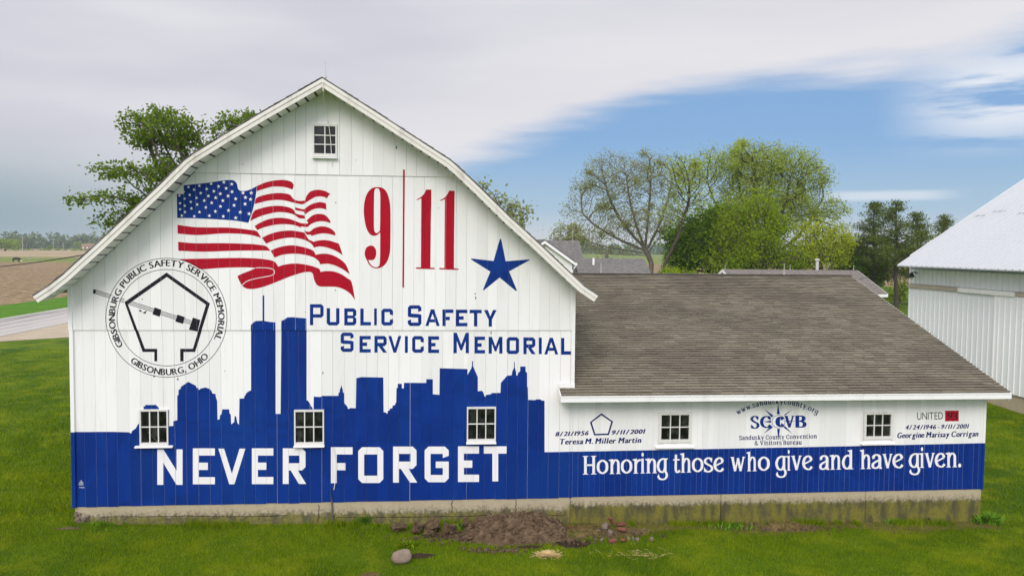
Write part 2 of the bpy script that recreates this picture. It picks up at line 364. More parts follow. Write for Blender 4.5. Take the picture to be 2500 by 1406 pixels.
# ------------------------------------------------------------------ ground, road and fields
def sheet(name, pts, mat, z=0.0, kind='structure'):
    b = MB(); b.poly([(x, y, z) for x, y in pts]); return tag(b.build(name, mat), kind=kind)
xs = np.concatenate([[-4000, -1500, -600, -250, -120, -70], np.arange(-45, 40.1, 1.0), [55, 75, 110, 200, 450, 1200, 4000]])
ys = np.concatenate([[-400, -120, -50, -25], np.arange(-12, 30.1, 1.0), [36, 45, 60, 80, 120, 200, 400, 900, 2000, 6000]])
V = np.array([(x, y, gz(x, y)) for y in ys for x in xs]); nx = len(xs)
I = np.array([(j*nx+i, j*nx+i+1, (j+1)*nx+i+1, (j+1)*nx+i) for j in range(len(ys)-1) for i in range(nx-1)])
lawn = fast_mesh('lawn', V, I, M['lawn'], smooth=True); tag(lawn, kind='structure')
sheet('ploughed_field', [(-46.6, -60), (-46.2, 84), (-44, 150), (-44, 268), (-900, 268), (-900, -60)], M['plough'], 0.012)
sheet('pasture_strip', [(-20, 268), (-20, 373), (-1500, 373), (-1500, 268)], M['crop'], 0.012)
sheet('stubble_field', [(-20, 373), (-20, 720), (-2500, 720), (-2500, 373)], M['stubble'], 0.012)
sheet('far_stubble_field', [(-20, 760), (-20, 985), (-2500, 985), (-2500, 760)], M['stubble'], 0.012)
sheet('ploughed_field', [(-15, 125), (160, 125), (220, 330), (-15, 330)], M['plough'], 0.012)
sheet('crop_field', [(-15, 330), (400, 330), (900, 900), (-15, 900)], M['crop'], 0.014)
sheet('verge', [(-38.2, -120), (-38.2, 400), (-46.0, 400), (-46.5, 84), (-46.5, -120)], M['ditch'], 0.006)
road = sheet('road', [(-38.3, -300), (-31.0, -300), (-31.0, 900), (-38.3, 900)], M['asphalt'], 0.016)
rr = random.Random(3)
b = MB()
for yy in range(-20, 120, 1):
    pass
def wobble_strip(b, x0, amp, w, y0, y1, z, seed, step=2.0):
    r_ = random.Random(seed); y = y0; pts = []
    ph = r_.random()*6
    while y <= y1:
        pts.append((x0+amp*math.sin(y*0.17+ph)+amp*0.5*math.sin(y*0.61+ph*2)+r_.uniform(-.05, .05), y, w*r_.uniform(0.4, 1.3))); y += step
    for a, c in zip(pts, pts[1:]):
        b.poly([(a[0]-a[2]/2, a[1], z), (a[0]+a[2]/2, a[1], z), (c[0]+c[2]/2, c[1], z), (c[0]-c[2]/2, c[1], z)])
wobble_strip(b, -36.6, 0.12, 0.30, 10, 130, 0.022, 1); wobble_strip(b, -35.2, 0.2, 0.16, 10, 130, 0.022, 2)
wobble_strip(b, -33.4, 0.15, 0.14, 10, 130, 0.022, 5); wobble_strip(b, -37.3, 0.15, 0.35, 10, 130, 0.022, 7)
tag(b.build('tar_seams', M['tar']), kind='structure')
b = MB(); wobble_strip(b, -31.45, 0.02, 0.13, -60, 200, 0.023, 4); tag(b.build('edge_line', M['line']), kind='structure')
p = [G(-260, 853), G(-100, 841), G(0, 834), G(90, 828), G(172, 823.5), G(420, 810)]
sheet('gravel_apron', [(q[0], q[1]) for q in p]+[(-30.95, 66), (-30.95, 24)], M['gravel'], 0.010)

def blob(cx, cy, rx, ry, seed, n=40, jag=0.22):
    r_ = random.Random(seed); ph = [r_.random()*6.28 for _ in range(5)]
    return [(cx+rx*k*math.cos(t), cy+ry*k*math.sin(t)) for t, k in ((2*math.pi*i/n, 1+jag*(math.sin(3*2*math.pi*i/n+ph[0])*.5+math.sin(5*2*math.pi*i/n+ph[1])*.4+math.sin(9*2*math.pi*i/n+ph[2])*.3)+r_.uniform(-.06, .06)) for i in range(n))]
def patch(name, pts, mat, lift):
    """a sheet that follows the fall of the lawn"""
    b = MB(); n = 6
    c = (sum(p[0] for p in pts)/len(pts), sum(p[1] for p in pts)/len(pts))
    for i in range(len(pts)):
        a, d = pts[i], pts[(i+1) % len(pts)]
        b.poly([(c[0], c[1], gz(*c)+lift), (a[0], a[1], gz(*a)+lift), (d[0], d[1], gz(*d)+lift)])
    return tag(b.build(name, mat), kind='structure')
# trodden soil along the annex foundation
r_ = random.Random(11); pts = []
for i in range(41):
    x = 2.6+i*(14.6-2.6)/40; pts.append((x, -0.62-0.22*math.sin(x*1.7)-r_.uniform(0, .12)-(0.25 if x < 4.6 else 0)))
b = MB()
for (x0, y0), (x1, y1) in zip(pts, pts[1:]):
    b.poly([(x0, y0, gz(x0, y0)+.006), (x1, y1, gz(x1, y1)+.006), (x1, 0.05, gz(x1, 0)+.006), (x0, 0.05, gz(x0, 0)+.006)])
tag(b.build('soil_strip', M['mulch']), kind='structure')
SOILS = []
def soil(px, py, rx, ry, seed, mat='soil_shade', lift=.010):
    g = G(px, py); SOILS.append((g[0], g[1], rx, ry)); return patch('dirt_shade_patch', blob(g[0], g[1], rx, ry, seed), M[mat], lift)
soil(1030, 1357, 0.30, 0.16, 1); soil(1400, 1328, 0.42, 0.26, 2); soil(1200, 1346, 0.52, 0.09, 3); soil(1290, 1336, 0.35, 0.10, 33)  # the first is a dark sheet standing in for shadow in a hole
soil(905, 1403, 0.22, 0.12, 5, 'mulch'); soil(1240, 1308, 1.9, 0.55, 6, 'soil', .008); soil(1500, 1300, 0.95, 0.33, 8, 'mulch', .009)
soil(1925, 1290, 0.95, 0.30, 9, 'mulch', .009); soil(2300, 1272, 0.8, 0.14, 10, 'mulch', .009); soil(172, 1290, 0.3, 0.1, 12, 'soil')

# ------------------------------------------------------------------ the barn
BX0, BX1, AX1 = -8.57, 3.40, 14.37
BXC = -2.62
Z1, Z2, ZB = 4.665, 8.40, 0.455
BDEP, ADEP = 16.0, 15.5
barn = empty('painted_barn', (BXC, 0, 0), 'large white barn with low side wing, blue skyline mural and painted flag', 'barn')
OH = -.65
P = lambda px, py, y=OH: W(px, py, y)
# outline of the roof (outer face), read at the front overhang
prof_l = [P(*q) for q in ((80.5, 721), (118, 697), (155, 668), (179.5, 645.5), (240, 591), (318, 517.5), (389, 451), (449.5, 391), (470, 376), (549, 327), (640, 273), (787, 189))]
prof_r = [P(*q) for q in ((787, 189), (918, 272), (1015, 335), (1101, 390.6), (1122, 409), (1175, 459), (1246, 529), (1307, 584), (1397, 669), (1426, 696), (1461, 720))]
RT = 0.20   # roof + rake depth
def below(prof, d):
    o = []
    for i, p in enumerate(prof):
        a = prof[max(i-1, 0)]; c = prof[min(i+1, len(prof)-1)]
        t = Vector((c[0]-a[0], c[1]-a[1])).normalized(); n = Vector((t.y, -t.x))
        if abs(p[0]-prof_l[-1][0]) < 1e-6: n = Vector((0, -1/max(.2, abs(t.x))))
        o.append((p[0]+n.x*d, p[1]+n.y*d))
    return o
gable = below(prof_l, 0.165)[3:] + below(prof_r, 0.165)[1:-2]        # under side of roof deck, left wall to right wall
def gable_z(x):
    for (x0, z0), (x1, z1) in zip(gable, gable[1:]):
        if x0 <= x <= x1: return z0+(z1-z0)*(x-x0)/(x1-x0)
    return gable[0][1] if x < gable[0][0] else gable[-1][1]
WIN = []    # (x0,x1,z0,z1) openings
def wrect(x0, y0, x1, y1):
    a = W(x0, y0); c = W(x1, y1); d = W(x0, y1); e = W(x1, y0); return ((a[0]+d[0])/2, (c[0]+e[0])/2, (c[1]+d[1])/2, (a[1]+e[1])/2)
win_px = dict(gable=(765, 305, 823, 384), w1=(342, 999, 411, 1087), w2=(719, 1000, 791, 1086), w3=(1140, 993, 1210, 1078), a1=(1611, 1008, 1684, 1079), a2=(2111, 1007, 2176, 1071))
win = {k: wrect(*v) for k, v in win_px.items()}
PIECES = []  # (x0,x1,z0,z1,y)
def boards(x0, x1, zlo, zhi, width, yfront, seed, zfun=None, rag=0.0, jit=0.0015, gap=0.0026, zlos=None):
    r_ = random.Random(seed); mb = MB(); x = x0+r_.uniform(0, 0.6)*width*0
    while x < x1-0.02:
        ww = width*r_.uniform(0.93, 1.07); xe = min(x+ww, x1)
        if x1-xe < width*0.3: xe = x1
        y = yfront+r_.uniform(-jit, jit); zl = zlo-r_.uniform(0, rag); g = gap*r_.uniform(0.4, 2.3)
        rects = [(x+g/2, xe-g/2, zl, zhi)]
        for (wx0, wx1, wz0, wz1) in win.values():
            nr = []
            for (a, c, d, e) in rects:
                if c <= wx0 or a >= wx1 or e <= wz0 or d >= wz1: nr.append((a, c, d, e)); continue
                if a < wx0: nr.append((a, wx0, d, e))
                if c > wx1: nr.append((wx1, c, d, e))
                aa, cc = max(a, wx0), min(c, wx1)
                if d < wz0: nr.append((aa, cc, d, wz0))
                if e > wz1: nr.append((aa, cc, wz1, e))
            rects = nr
        for (a, c, d, e) in rects:
            if c-a < 0.004: continue
            if zfun:
                ea, ec = min(e, zfun(a)-.01), min(e, zfun(c)-.01)
                if max(ea, ec) <= d+.02: continue
                ea, ec = max(ea, d+.01), max(ec, d+.01)
            else: ea = ec = e
            pl = [(a, d), (c, d), (c, ec)]
            if zfun and min(ea, ec) < e-1e-6:
                for (gx, gzv) in gable[::-1]:
                    if a+.01 < gx < c-.01: pl.append((gx, min(e, gzv-.01)))
            pl.append((a, ea)); mb.prism(pl, y, yfront+0.028)
            PIECES.append((a, c, d, min(ea, ec), y))
        x = xe
    return mb
b1 = boards(BX0, BX1, ZB, Z1, 0.262, 0.0, 1, gable_z, rag=0.02)
b2 = boards(BX0, BX1, Z1, Z2, 0.258, -0.022, 2, gable_z)
xa, xb = W(478, 426)[0], W(1118, 430)[0]
b3 = boards(xa, xb, Z2-0.01, 11.5, 0.259, -0.044, 3, gable_z)
# the strips of tier 2 that run on beside the upper gable
bl_ = boards(BX0, xa, Z2, 9.2, 0.258, -0.022, 12, gable_z); br_ = boards(xb, BX1, Z2, 9.2, 0.258, -0.022, 13, gable_z)
for q in (b2, b3, bl_, br_):
    n = len(b1.v); b1.v += q.v; b1.f += [tuple(i+n for i in f) for f in q.f]
b1.build('wall', M['white'], barn)
ba = boards(BX1, AX1, ZB+.01, 3.12, 0.138, -0.003, 5, None, rag=0.006, jit=0.0015, gap=0.0014)
ba.build('wing_wall', M['white'], barn)
# other sides
b = MB()
x = 0.03
zl, zr = gable_z(BX0+.01), gable_z(BX1-.01)
while x < BDEP:
    b.box(BX0, BX0+.03, x, x+.252, ZB, zl-.02); b.box(BX1-.03, BX1, x, x+.252, 3.0, zr-.02); x += .26
b.prism([(BX0, ZB), (BX1, ZB), (BX1, zr)]+[(g[0], g[1]-.01) for g in gable[::-1][1:-1]]+[(BX0, zl)], BDEP, BDEP+.03)
b.build('side_wall', M['white'], barn)
b = MB(); x = 0.03
while x < ADEP-.1: b.box(AX1-.03, AX1, x, x+.13, ZB, 2.9); x += .136
b.box(BX1, AX1-.03, ADEP-.03, ADEP, ZB, 3.0)
b.build('wing_side_wall', M['white'], barn)
b = MB(); b.box(BX0+.05, AX1-.05, .3, BDEP-.2, .25, .40); b.box(BX0+.1, BX1-.1, 0.34, 0.36, 4.0, 4.1)
for xx in np.arange(BX0+1, BX1, 2.4): b.box(xx, xx+.2, 3.0, 3.2, .4, 6)
b.bar((-6.75, .5, 1.95), (-5.6, .55, 1.1), .07, .07)
b.build('floor', M['dark'], barn)
# corner boards
zbl, zbr = W(176, 1054)[1], W(2398, 1081)[1]
for (x0, x1, y0, z0, z1, mt) in ((BX0-.012, BX0+.07, -.05, zbl+.002, Z1, 'trim'), (BX0-.012, BX0+.07, -.05, ZB-.01, zbl, 'blue'), (BX0-.03, BX0+.06, -.052, Z1+.002, gable_z(BX0)-.02, 'trim'),
    (BX1-.07, BX1+.014, -.052, 3.3, gable_z(BX1)-.03, 'trim'), (AX1-.05, AX1+.014, -.025, zbr+.002, 2.95, 'trim'), (AX1-.05, AX1+.014, -.025, ZB, zbr, 'blue')):
    b = MB(); b.box(x0, x1, y0, .06, z0, z1); b.build('corner_board', M[mt], barn)
b = MB(); b.box(3.03, 3.42, -.07, -.03, 3.225, 3.34); b.build('flashing_board', M['trim'], barn)
# foundations
FJ = [W(1392, 1240)[0], W(1760, 1240)[0], W(2113, 1240)[0]]
b = MB(); b.box(BX0+.03, FJ[0]-.006, .012, .30, -.7, ZB-.012); b.box(BX0+.03, BX0+.3, .30, BDEP, -.7, ZB-.012)
b.box(BX0+.3, BX1, BDEP-.3, BDEP, -.7, ZB-.012)
b.build('foundation', M['found'], barn)
b = MB(); e = [FJ[0]+.006, FJ[1]-.010, FJ[1]+.010, FJ[2]-.007, FJ[2]+.007, AX1-.02]
for x0, x1 in ((e[0], e[1]), (e[2], e[3]), (e[4], e[5])): b.box(x0, x1, .006, .30, -1.0, ZB-.004)
b.box(AX1-.3, AX1-.02, .30, ADEP, -1.0, ZB-.004); b.box(BX1, AX1-.3, ADEP-.3, ADEP, -1, ZB-.004)
b.build('wing_foundation', M['found2'], barn)
def crack(px, py0, py1, wd, seed, horiz=None):
    r_ = random.Random(seed); pts = []; b = MB()
    n = 9
    for i in range(n+1):
        t = i/n
        if horiz: q = W(px+(horiz-px)*t, py0+(py1-py0)*t+r_.uniform(-1.6, 1.6))
        else: q = W(px+r_.uniform(-1.8, 1.8), py0+(py1-py0)*t)
        pts.append((q[0], .004, q[1]))
    for a, c in zip(pts, pts[1:]): b.bar(a, c, wd, .006, (0, 1, 0))
    b.build('foundation_crack', M['soil_shade'], barn)
crack(778, 1232, 1272, .012, 1); crack(1103, 1222, 1252, .014, 2); crack(1260, 1220, 1248, .012, 3); crack(250, 1262, 1258, .008, 4, 700); crack(820, 1262, 1256, .007, 5, 1380)
b = MB(); r_ = random.Random(5)
for k in range(26):
    q = W(196+r_.gauss(0, 9), 1264+r_.gauss(0, 4.5)); s_ = r_.uniform(.02, .05)
    b.bar((q[0]-s_, .0, q[1]+r_.uniform(-.02, .02)), (q[0]+s_, -.012+r_.uniform(-.006, 0), q[1]+r_.uniform(-.03, .03)), s_*1.3, .03)
b.build('spalled_patch', M['rubble'], barn)
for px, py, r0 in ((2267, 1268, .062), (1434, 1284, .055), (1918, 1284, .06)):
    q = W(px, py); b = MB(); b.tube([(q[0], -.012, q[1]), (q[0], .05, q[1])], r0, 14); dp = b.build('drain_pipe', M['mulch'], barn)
    b = MB(); b.tube([(q[0], -.0145, q[1]), (q[0], -.0125, q[1])], r0*.82, 14); b.build('drain_mouth_shade', M['cable'], dp)  # flat black disc stands in for the shade inside the pipe

# roof
def slab(mb, prof, d0, d1, y0, y1):
    up, lo = below(prof, d0), below(prof, d1)
    for i in range(len(prof)-1):
        q = [lo[i], lo[i+1], up[i+1], up[i]]
        mb.prism(q, y0, y1)
roof = MB(); slab(roof, prof_l, 0.0, 0.035, OH-.03, BDEP+.35); slab(roof, prof_r, 0.0, 0.035, OH-.03, BDEP+.35)
# ragged shingle ends standing proud along the rakes
r_ = random.Random(9)
for prof in (prof_l, prof_r):
    for (xa_, za_), (xb_, zb_) in zip(prof, prof[1:]):
        L = math.hypot(xb_-xa_, zb_-za_); n = max(1, int(L/.15))
        for k in range(n):
            t0, t1 = k/n, (k+1)/n; h = r_.uniform(.006, .022); nx_, nz_ = -(zb_-za_)/L, (xb_-xa_)/L
            dn = 1 if zb_ > za_ else 0
            A = (xa_+(xb_-xa_)*t0, za_+(zb_-za_)*t0); B_ = (xa_+(xb_-xa_)*t1, za_+(zb_-za_)*t1)
            ha, hb = (h, .003) if dn else (.003, h)
            roof.prism([(A[0]+nx_*.001, A[1]+nz_*.001), (B_[0]+nx_*.001, B_[1]+nz_*.001), (B_[0]+nx_*hb, B_[1]+nz_*hb), (A[0]+nx_*ha, A[1]+nz_*ha)], OH-.045+r_.uniform(-.012, .012), BDEP+.3)
rf = roof.build('roof', M['shingle_old'], barn)
sl = MB()    # spaced roof boards seen from below, and the rafter tails
for prof in (prof_l, prof_r):
    for (xa_, za_), (xb_, zb_) in zip(below(prof, .150), below(prof, .150)[1:]):
        L = math.hypot(xb_-xa_, zb_-za_); n = max(1, round(L/.27)); nx_, nz_ = (zb_-za_)/L, -(xb_-xa_)/L
        for k in range(n):
            t0, t1 = (k+.10)/n, (k+.90)/n
            A = (xa_+(xb_-xa_)*t0, za_+(zb_-za_)*t0); B_ = (xa_+(xb_-xa_)*t1, za_+(zb_-za_)*t1)
            sl.prism([(A[0]+nx_*.03, A[1]+nz_*.03), (B_[0]+nx_*.03, B_[1]+nz_*.03), B_, A], OH+.015, -.07)
sl.build('roof_board', M['trim'], rf)
fa = MB()
slab(fa, prof_l, .037, .195, OH-.025, OH+.012); slab(fa, prof_r, .037, .195, OH-.025, OH+.012)
slab(fa, prof_l, .030, .100, OH-.042, OH-.026); slab(fa, prof_r, .030, .100, OH-.042, OH-.026)
fa.build('rake_board', M['rake'], rf)
for yy in np.arange(-.02, BDEP, .9):
    for prof, s_ in ((prof_l[1:4], 1), (prof_r[-4:-1], -1)):
        ra = MB(); lo = below(prof, .07); lo2 = below(prof, .24)
        if s_ == 1: ra.prism([(lo2[1][0]-.12, lo2[1][1]), (lo2[2][0]+.1, lo2[2][1]), lo[2], (lo[1][0]-.28, lo[1][1]-.12)], yy, yy+.05)
        else: ra.prism([lo[0], (lo2[0][0]-.1, lo2[0][1]), (lo2[1][0]+.12, lo2[1][1]), (lo[1][0]+.28, lo[1][1]-.12)], yy, yy+.05)
        ra.build('rafter_tail', M['trim'], rf)
b = MB(); q = W(795, 193, OH+.1); b.tube([(q[0], OH+.1, q[1]-.1), (q[0]-.005, OH+.1, q[1]+.40)], .011, 6); b.tube([(q[0], OH+.1, q[1]+.02), (q[0], OH+.1, q[1]+.05)], .03, 8)
b.build('lightning_rod', M['steel'], barn)
b = MB()
b.tube([(W(u, v, y)[0], y, W(u, v, y)[1]) for u, v, y in ((788, 200, OH-.05), (789, 222, OH-.05), (790, 235, -.4), (791, 255, -.12))], .011, 6); b.build('loose_wire', M['wire'], barn); b = MB()
b.tube([(W(u, v, -.065)[0], -.065-.015*abs(math.sin(v*.05)), W(u, v, -.065)[1]) for u, v in ((801, 296), (803, 306), (806, 330), (808, 352), (809, 376), (810, 392), (811, 405))], .009, 6); b.build('loose_wire', M['wire'], barn); b = MB()
b.tube([(W(u, v, -.03)[0], -.03-.03*math.sin((v-1090)/105*3.1), W(u, v, -.03)[1]) for u, v in ((814, 1092), (818, 1110), (820, 1135), (820, 1160), (818, 1178), (815, 1195))], .010, 6)
b.build('loose_wire', M['wire'], barn)
b = MB(); b.tube([(W(806, 1192, -.03)[0], -.03, W(806, 1192, -.03)[1]), (W(809, 1215, -.03)[0], -.03, W(809, 1215, -.03)[1])], .022, 8)
b.build('conduit_sleeve', M['bluepipe'], barn)
b = MB(); b.tube([(W(809, 1213, -.03)[0], -.03, W(809, 1213, -.03)[1]), (W(811, 1240, -.03)[0], -.03, W(811, 1240, -.03)[1]), (W(812, 1276, -.05)[0], -.05, W(812, 1285, -.05)[1])], .018, 8)
b.build('conduit', M['iron'], barn)

# wing roof: real overlapping shingles
EY, EZ = -.42, 3.105; RY, RZ = 7.75, 5.83; WX0, WX1 = 3.03, 14.74
ang = math.atan2(RZ-EZ, RY-EY); SL = math.hypot(RZ-EZ, RY-EY); ca, sa = math.cos(ang), math.sin(ang)
def onroof(x, s, h): return (x, EY+s*ca-h*sa, EZ+s*sa+h*ca)
sh = MB(); rr = random.Random(21); expo = .143; rows = int(SL/expo)
for k in range(rows+1):
    s0 = k*expo-.02; s1 = min(s0+expo*1.25, SL)
    x = (WX0 if s0*ca+EY < -.03 else BX1+.01); x -= 0; first = True
    off = rr.uniform(.05, .3)
    while x < WX1:
        xe = min(x+(off if first else rr.uniform(.26, .36)), WX1); first = False
        h0 = .027+rr.uniform(-.003, .006); h1 = .003; g = .0045
        dl = rr.choice((0, 0, 0, .006, -.006))
        A = onroof(x+g, s0+dl, h0); B_ = onroof(xe-g, s0+dl, h0); C_ = onroof(xe-g, s1, h1); D_ = onroof(x+g, s1, h1)
        a2 = onroof(x+g, s0+dl, h0-.005); b2_ = onroof(xe-g, s0+dl, h0-.005)
        n = len(sh.v); sh.v += [A, B_, C_, D_, a2, b2_]; sh.f += [(n, n+1, n+2, n+3), (n+4, n+5, n+1, n)]
        x = xe
n = len(sh.v)
wr = sh.build('wing_roof', M['shingle'], barn)
b = MB()
for s_, y0, y1 in ((1, EY, RY),):
    b.hexa([onroof(BX1+.005, .4, -.10), onroof(WX1-.01, .4, -.10), onroof(WX1-.01, SL, -.10), onroof(BX1+.005, SL, -.10), onroof(BX1+.005, .4, 0), onroof(WX1-.01, .4, 0), onroof(WX1-.01, SL, 0), onroof(BX1+.005, SL, 0)])
    b.hexa([onroof(WX0+.02, .0, -.05), onroof(WX1-.01, .0, -.05), onroof(WX1-.01, .4, -.05), onroof(WX0+.02, .4, -.05), onroof(WX0+.02, .0, 0), onroof(WX1-.01, .0, 0), onroof(WX1-.01, .4, 0), onroof(WX0+.02, .4, 0)])
b.prism([(BX1+.005, RZ-.1), (WX1-.01, RZ-.1), (WX1-.01, RZ), (BX1+.005, RZ)], RY, RY+.02)
by = RY*2-EY
b.hexa([(BX1+.005, by, EZ-.1), (WX1-.01, by, EZ-.1), (WX1-.01, RY+.02, RZ-.1), (BX1+.005, RY+.02, RZ-.1), (BX1+.005, by, EZ), (WX1-.01, by, EZ), (WX1-.01, RY+.02, RZ), (BX1+.005, RY+.02, RZ)])
b.build('roof_deck', M['wood'], wr)
b = MB()
b.box(WX0-.02, WX1+.0, EY-.035, EY-.002, 2.945, 3.095)       # fascia
b.box(WX0-.02, WX1+.0, EY-.045, EY-.036, 3.068, 3.10)
b.box(WX0, WX1-.02, EY-.002, -.035, 2.95, 2.97)             # soffit
b.hexa([(WX0-.02, EY, 2.95), (WX0+.005, EY, 2.95), (WX0+.005, -.06, 2.98), (WX0-.02, -.06, 2.98), (WX0-.02, EY, 3.10), (WX0+.005, EY, 3.10), (WX0+.005, -.06, 3.215), (WX0-.02, -.06, 3.215)])
b.hexa([onroof(WX1-.008, 0, -.26), onroof(WX1+.015, 0, -.26), onroof(WX1+.015, SL, -.2), onroof(WX1-.008, SL, -.2), onroof(WX1-.008, 0, .004), onroof(WX1+.015, 0, .004), onroof(WX1+.015, SL, .004), onroof(WX1-.008, SL, .004)])
b.prism([(AX1, 3.0-.1)]+[(AX1+.02, 3.0-.1), (AX1+.02, 3.0), (AX1, 3.0)], 0, .1)
b.build('fascia', M['trim'], wr)
b = MB(); b.box(BX1+.01, WX1, RY-.14, RY+.14, RZ+.006, RZ+.022); b.build('ridge_cap', M['shingle_brown'], wr)
# gable end of the wing
b = MB(); n0 = [(.05, 2.9), (ADEP, 2.9)]
nn = len(b.v); b.v += [(AX1-.001, .03, 2.9), (AX1-.001, ADEP, 2.9), (AX1-.001, RY, RZ-.12), (AX1-.03, .03, 2.9), (AX1-.03, ADEP, 2.9), (AX1-.03, RY, RZ-.12)]
b.f += [(nn, nn+1, nn+2), (nn+5, nn+4, nn+3)]; b.build('wing_gable', M['white'], barn)
def rod(px, py_base, y, h, parent, ball=False):
    q = W(px, py_base, y); b = MB(); b.tube([(q[0], y, q[1]-.03), (q[0], y, q[1]+h)], [.014, .008], 6); b.tube([(q[0], y, q[1]), (q[0], y, q[1]+.05)], [.07, .02], 8)
    if ball:
        for k in range(1): b.tube([(q[0], y, q[1]+h*.55), (q[0], y, q[1]+h*.58), (q[0], y, q[1]+h*.63), (q[0], y, q[1]+h*.66)], [.02, .06, .06, .02], 8)
    return b.build('lightning_rod', M['steel'], parent)
rod(1467, 672, RY, .42, barn); rod(1914, 672, RY, .42, barn)

# windows
def window(name, key, cols, rows, sill=True, frame_w=.028, beam=False):
    x0, x1, z0, z1 = win[key]; y = -.03 if key != 'gable' else -.075
    f = MB(); fw = frame_w
    f.box(x0-.004, x1+.004, y-.012, .05, z1-fw*1.5, z1+.006); f.box(x0-.004, x1+.004, y-.012, .05, z0, z0+fw*2.6)
    f.box(x0-.004, x0+fw, y-.012, .05, z0+fw*2.6, z1-fw*1.5); f.box(x1-fw, x1+.004, y-.012, .05, z0+fw*2.6, z1-fw*1.5)
    if key[0] == 'a':
        f.box(x0-.045, x0-.005, y-.008, .0, z0-.03, z1+.035); f.box(x1+.005, x1+.045, y-.008, .0, z0-.03, z1+.035); f.box(x0-.005, x1+.005, y-.008, 0, z1+.007, z1+.035)
    wo = f.build('window', M['sash'], barn)
    m = MB(); gx0, gx1, gz0, gz1 = x0+fw, x1-fw, z0+fw*2.6, z1-fw*1.5
    for i in range(1, cols): xx = gx0+(gx1-gx0)*i/cols; m.box(xx-.013, xx+.013, y+.004, y+.03, gz0, gz1)
    for j in range(1, rows):
        zz = gz0+(gz1-gz0)*j/rows
        for i in range(cols): m.box(gx0+(gx1-gx0)*i/cols+(.0135 if i else 0), gx0+(gx1-gx0)*(i+1)/cols-(.0135 if i < cols-1 else 0), y+.004, y+.03, zz-.012, zz+.012)
    m.build('glazing_bars', M['sash'], wo)
    g = MB(); g.poly([(gx0-.01, y+.036, gz0-.01), (gx1+.01, y+.036, gz0-.01), (gx1+.01, y+.036, gz1+.01), (gx0-.01, y+.036, gz1+.01)]); g.build('pane', M['glass'], wo)
    if sill:
        s_ = MB(); ex = .11 if key in ('a1', 'a2', 'w1') else .015; dz = -.11 if key[0] == 'a' else -.012
        s_.hexa([(x0-ex, y-.06, z0+dz-.03), (x1+ex, y-.06, z0+dz-.03), (x1+ex, .0, z0+dz-.02), (x0-ex, .0, z0+dz-.02), (x0-ex, y-.06, z0+dz), (x1+ex, y-.06, z0+dz), (x1+ex, .0, z0+dz+.012), (x0-ex, .0, z0+dz+.012)])
        s_.build('sill', M['trim'], wo)
    if beam:
        q0, q1 = W(366, 1050, .25), W(398, 1085, .25)
        b = MB(); b.bar((q0[0], .12, q0[1]), (q1[0], .16, q1[1]), .05, .03); b.build('brace', M['wood'], wo)
window('window', 'gable', 2, 3, True, .030); window('window', 'w1', 3, 2, True, beam=True); window('window', 'w2', 3, 2, True); window('window', 'w3', 3, 2, True)
window('window', 'a1', 3, 2, True); window('window', 'a2', 3, 2, True)
# ------------------------------------------------------------------ the mural: paint lying on the boards
_prng = random.Random(77)
PIECES = [(a+(.003 if a < 3.3 and _prng.random() < .06 else 0), c-(.003 if a < 3.3 and _prng.random() < .06 else 0), d, e, y) for a, c, d, e, y in PIECES]
PIECES.sort()
def clip(poly, ax, val, keep_ge):
    o = []; n = len(poly)
    for i in range(n):
        a, c = poly[i], poly[(i+1) % n]
        ia = a[ax] >= val if keep_ge else a[ax] <= val; ic = c[ax] >= val if keep_ge else c[ax] <= val
        if ia: o.append(a)
        if ia != ic:
            t = (val-a[ax])/(c[ax]-a[ax]); o.append((a[0]+(c[0]-a[0])*t, a[1]+(c[1]-a[1])*t))
    return o
def simplify(p):
    o = [p[0]]
    for q in p[1:]:
        if abs(q[0]-o[-1][0])+abs(q[1]-o[-1][1]) > 1e-5: o.append(q)
    if abs(o[0][0]-o[-1][0])+abs(o[0][1]-o[-1][1]) < 1e-5: o.pop()
    return o
class Paint:
    """flat shapes in photo pixels -> measured onto the wall, cut at every board edge"""
    def __init__(s, layer=1): s.tris = []; s.layer = layer
    def shape(s, loops, dy=0.0):
        loops = [simplify([W(*p) for p in lp]) for lp in loops]
        flat = [p for lp in loops for p in lp]
        for t in tessellate_polygon([[Vector((p[0], p[1], 0)) for p in lp] for lp in loops]): s.tris.append(([flat[i] for i in t], dy))
    def tri_px(s, tri, dy=0.0): s.tris.append(([W(*p) for p in tri], dy))
    def build(s, name, mat, parent):
        mb = MB()
        for tri, dy in s.tris:
            x0 = min(p[0] for p in tri); x1 = max(p[0] for p in tri); z0 = min(p[1] for p in tri); z1 = max(p[1] for p in tri)
            for (a, c, d, e, y) in PIECES:
                if a > x1: break
                if c < x0 or e < z0 or d > z1: continue
                q = tri
                if x0 < a: q = clip(q, 0, a, True)
                if q and x1 > c: q = clip(q, 0, c, False)
                if q and z0 < d: q = clip(q, 1, d, True)
                if q and z1 > e: q = clip(q, 1, e, False)
                if len(q) >= 3:
                    yy = y-.0025*s.layer-dy; mb.poly([(p[0], yy, p[1]) for p in q])
        return mb.build(name, mat, parent)
def C(ox, oy, sc, pts): return [(ox+u/sc, oy+v/sc) for u, v in pts]
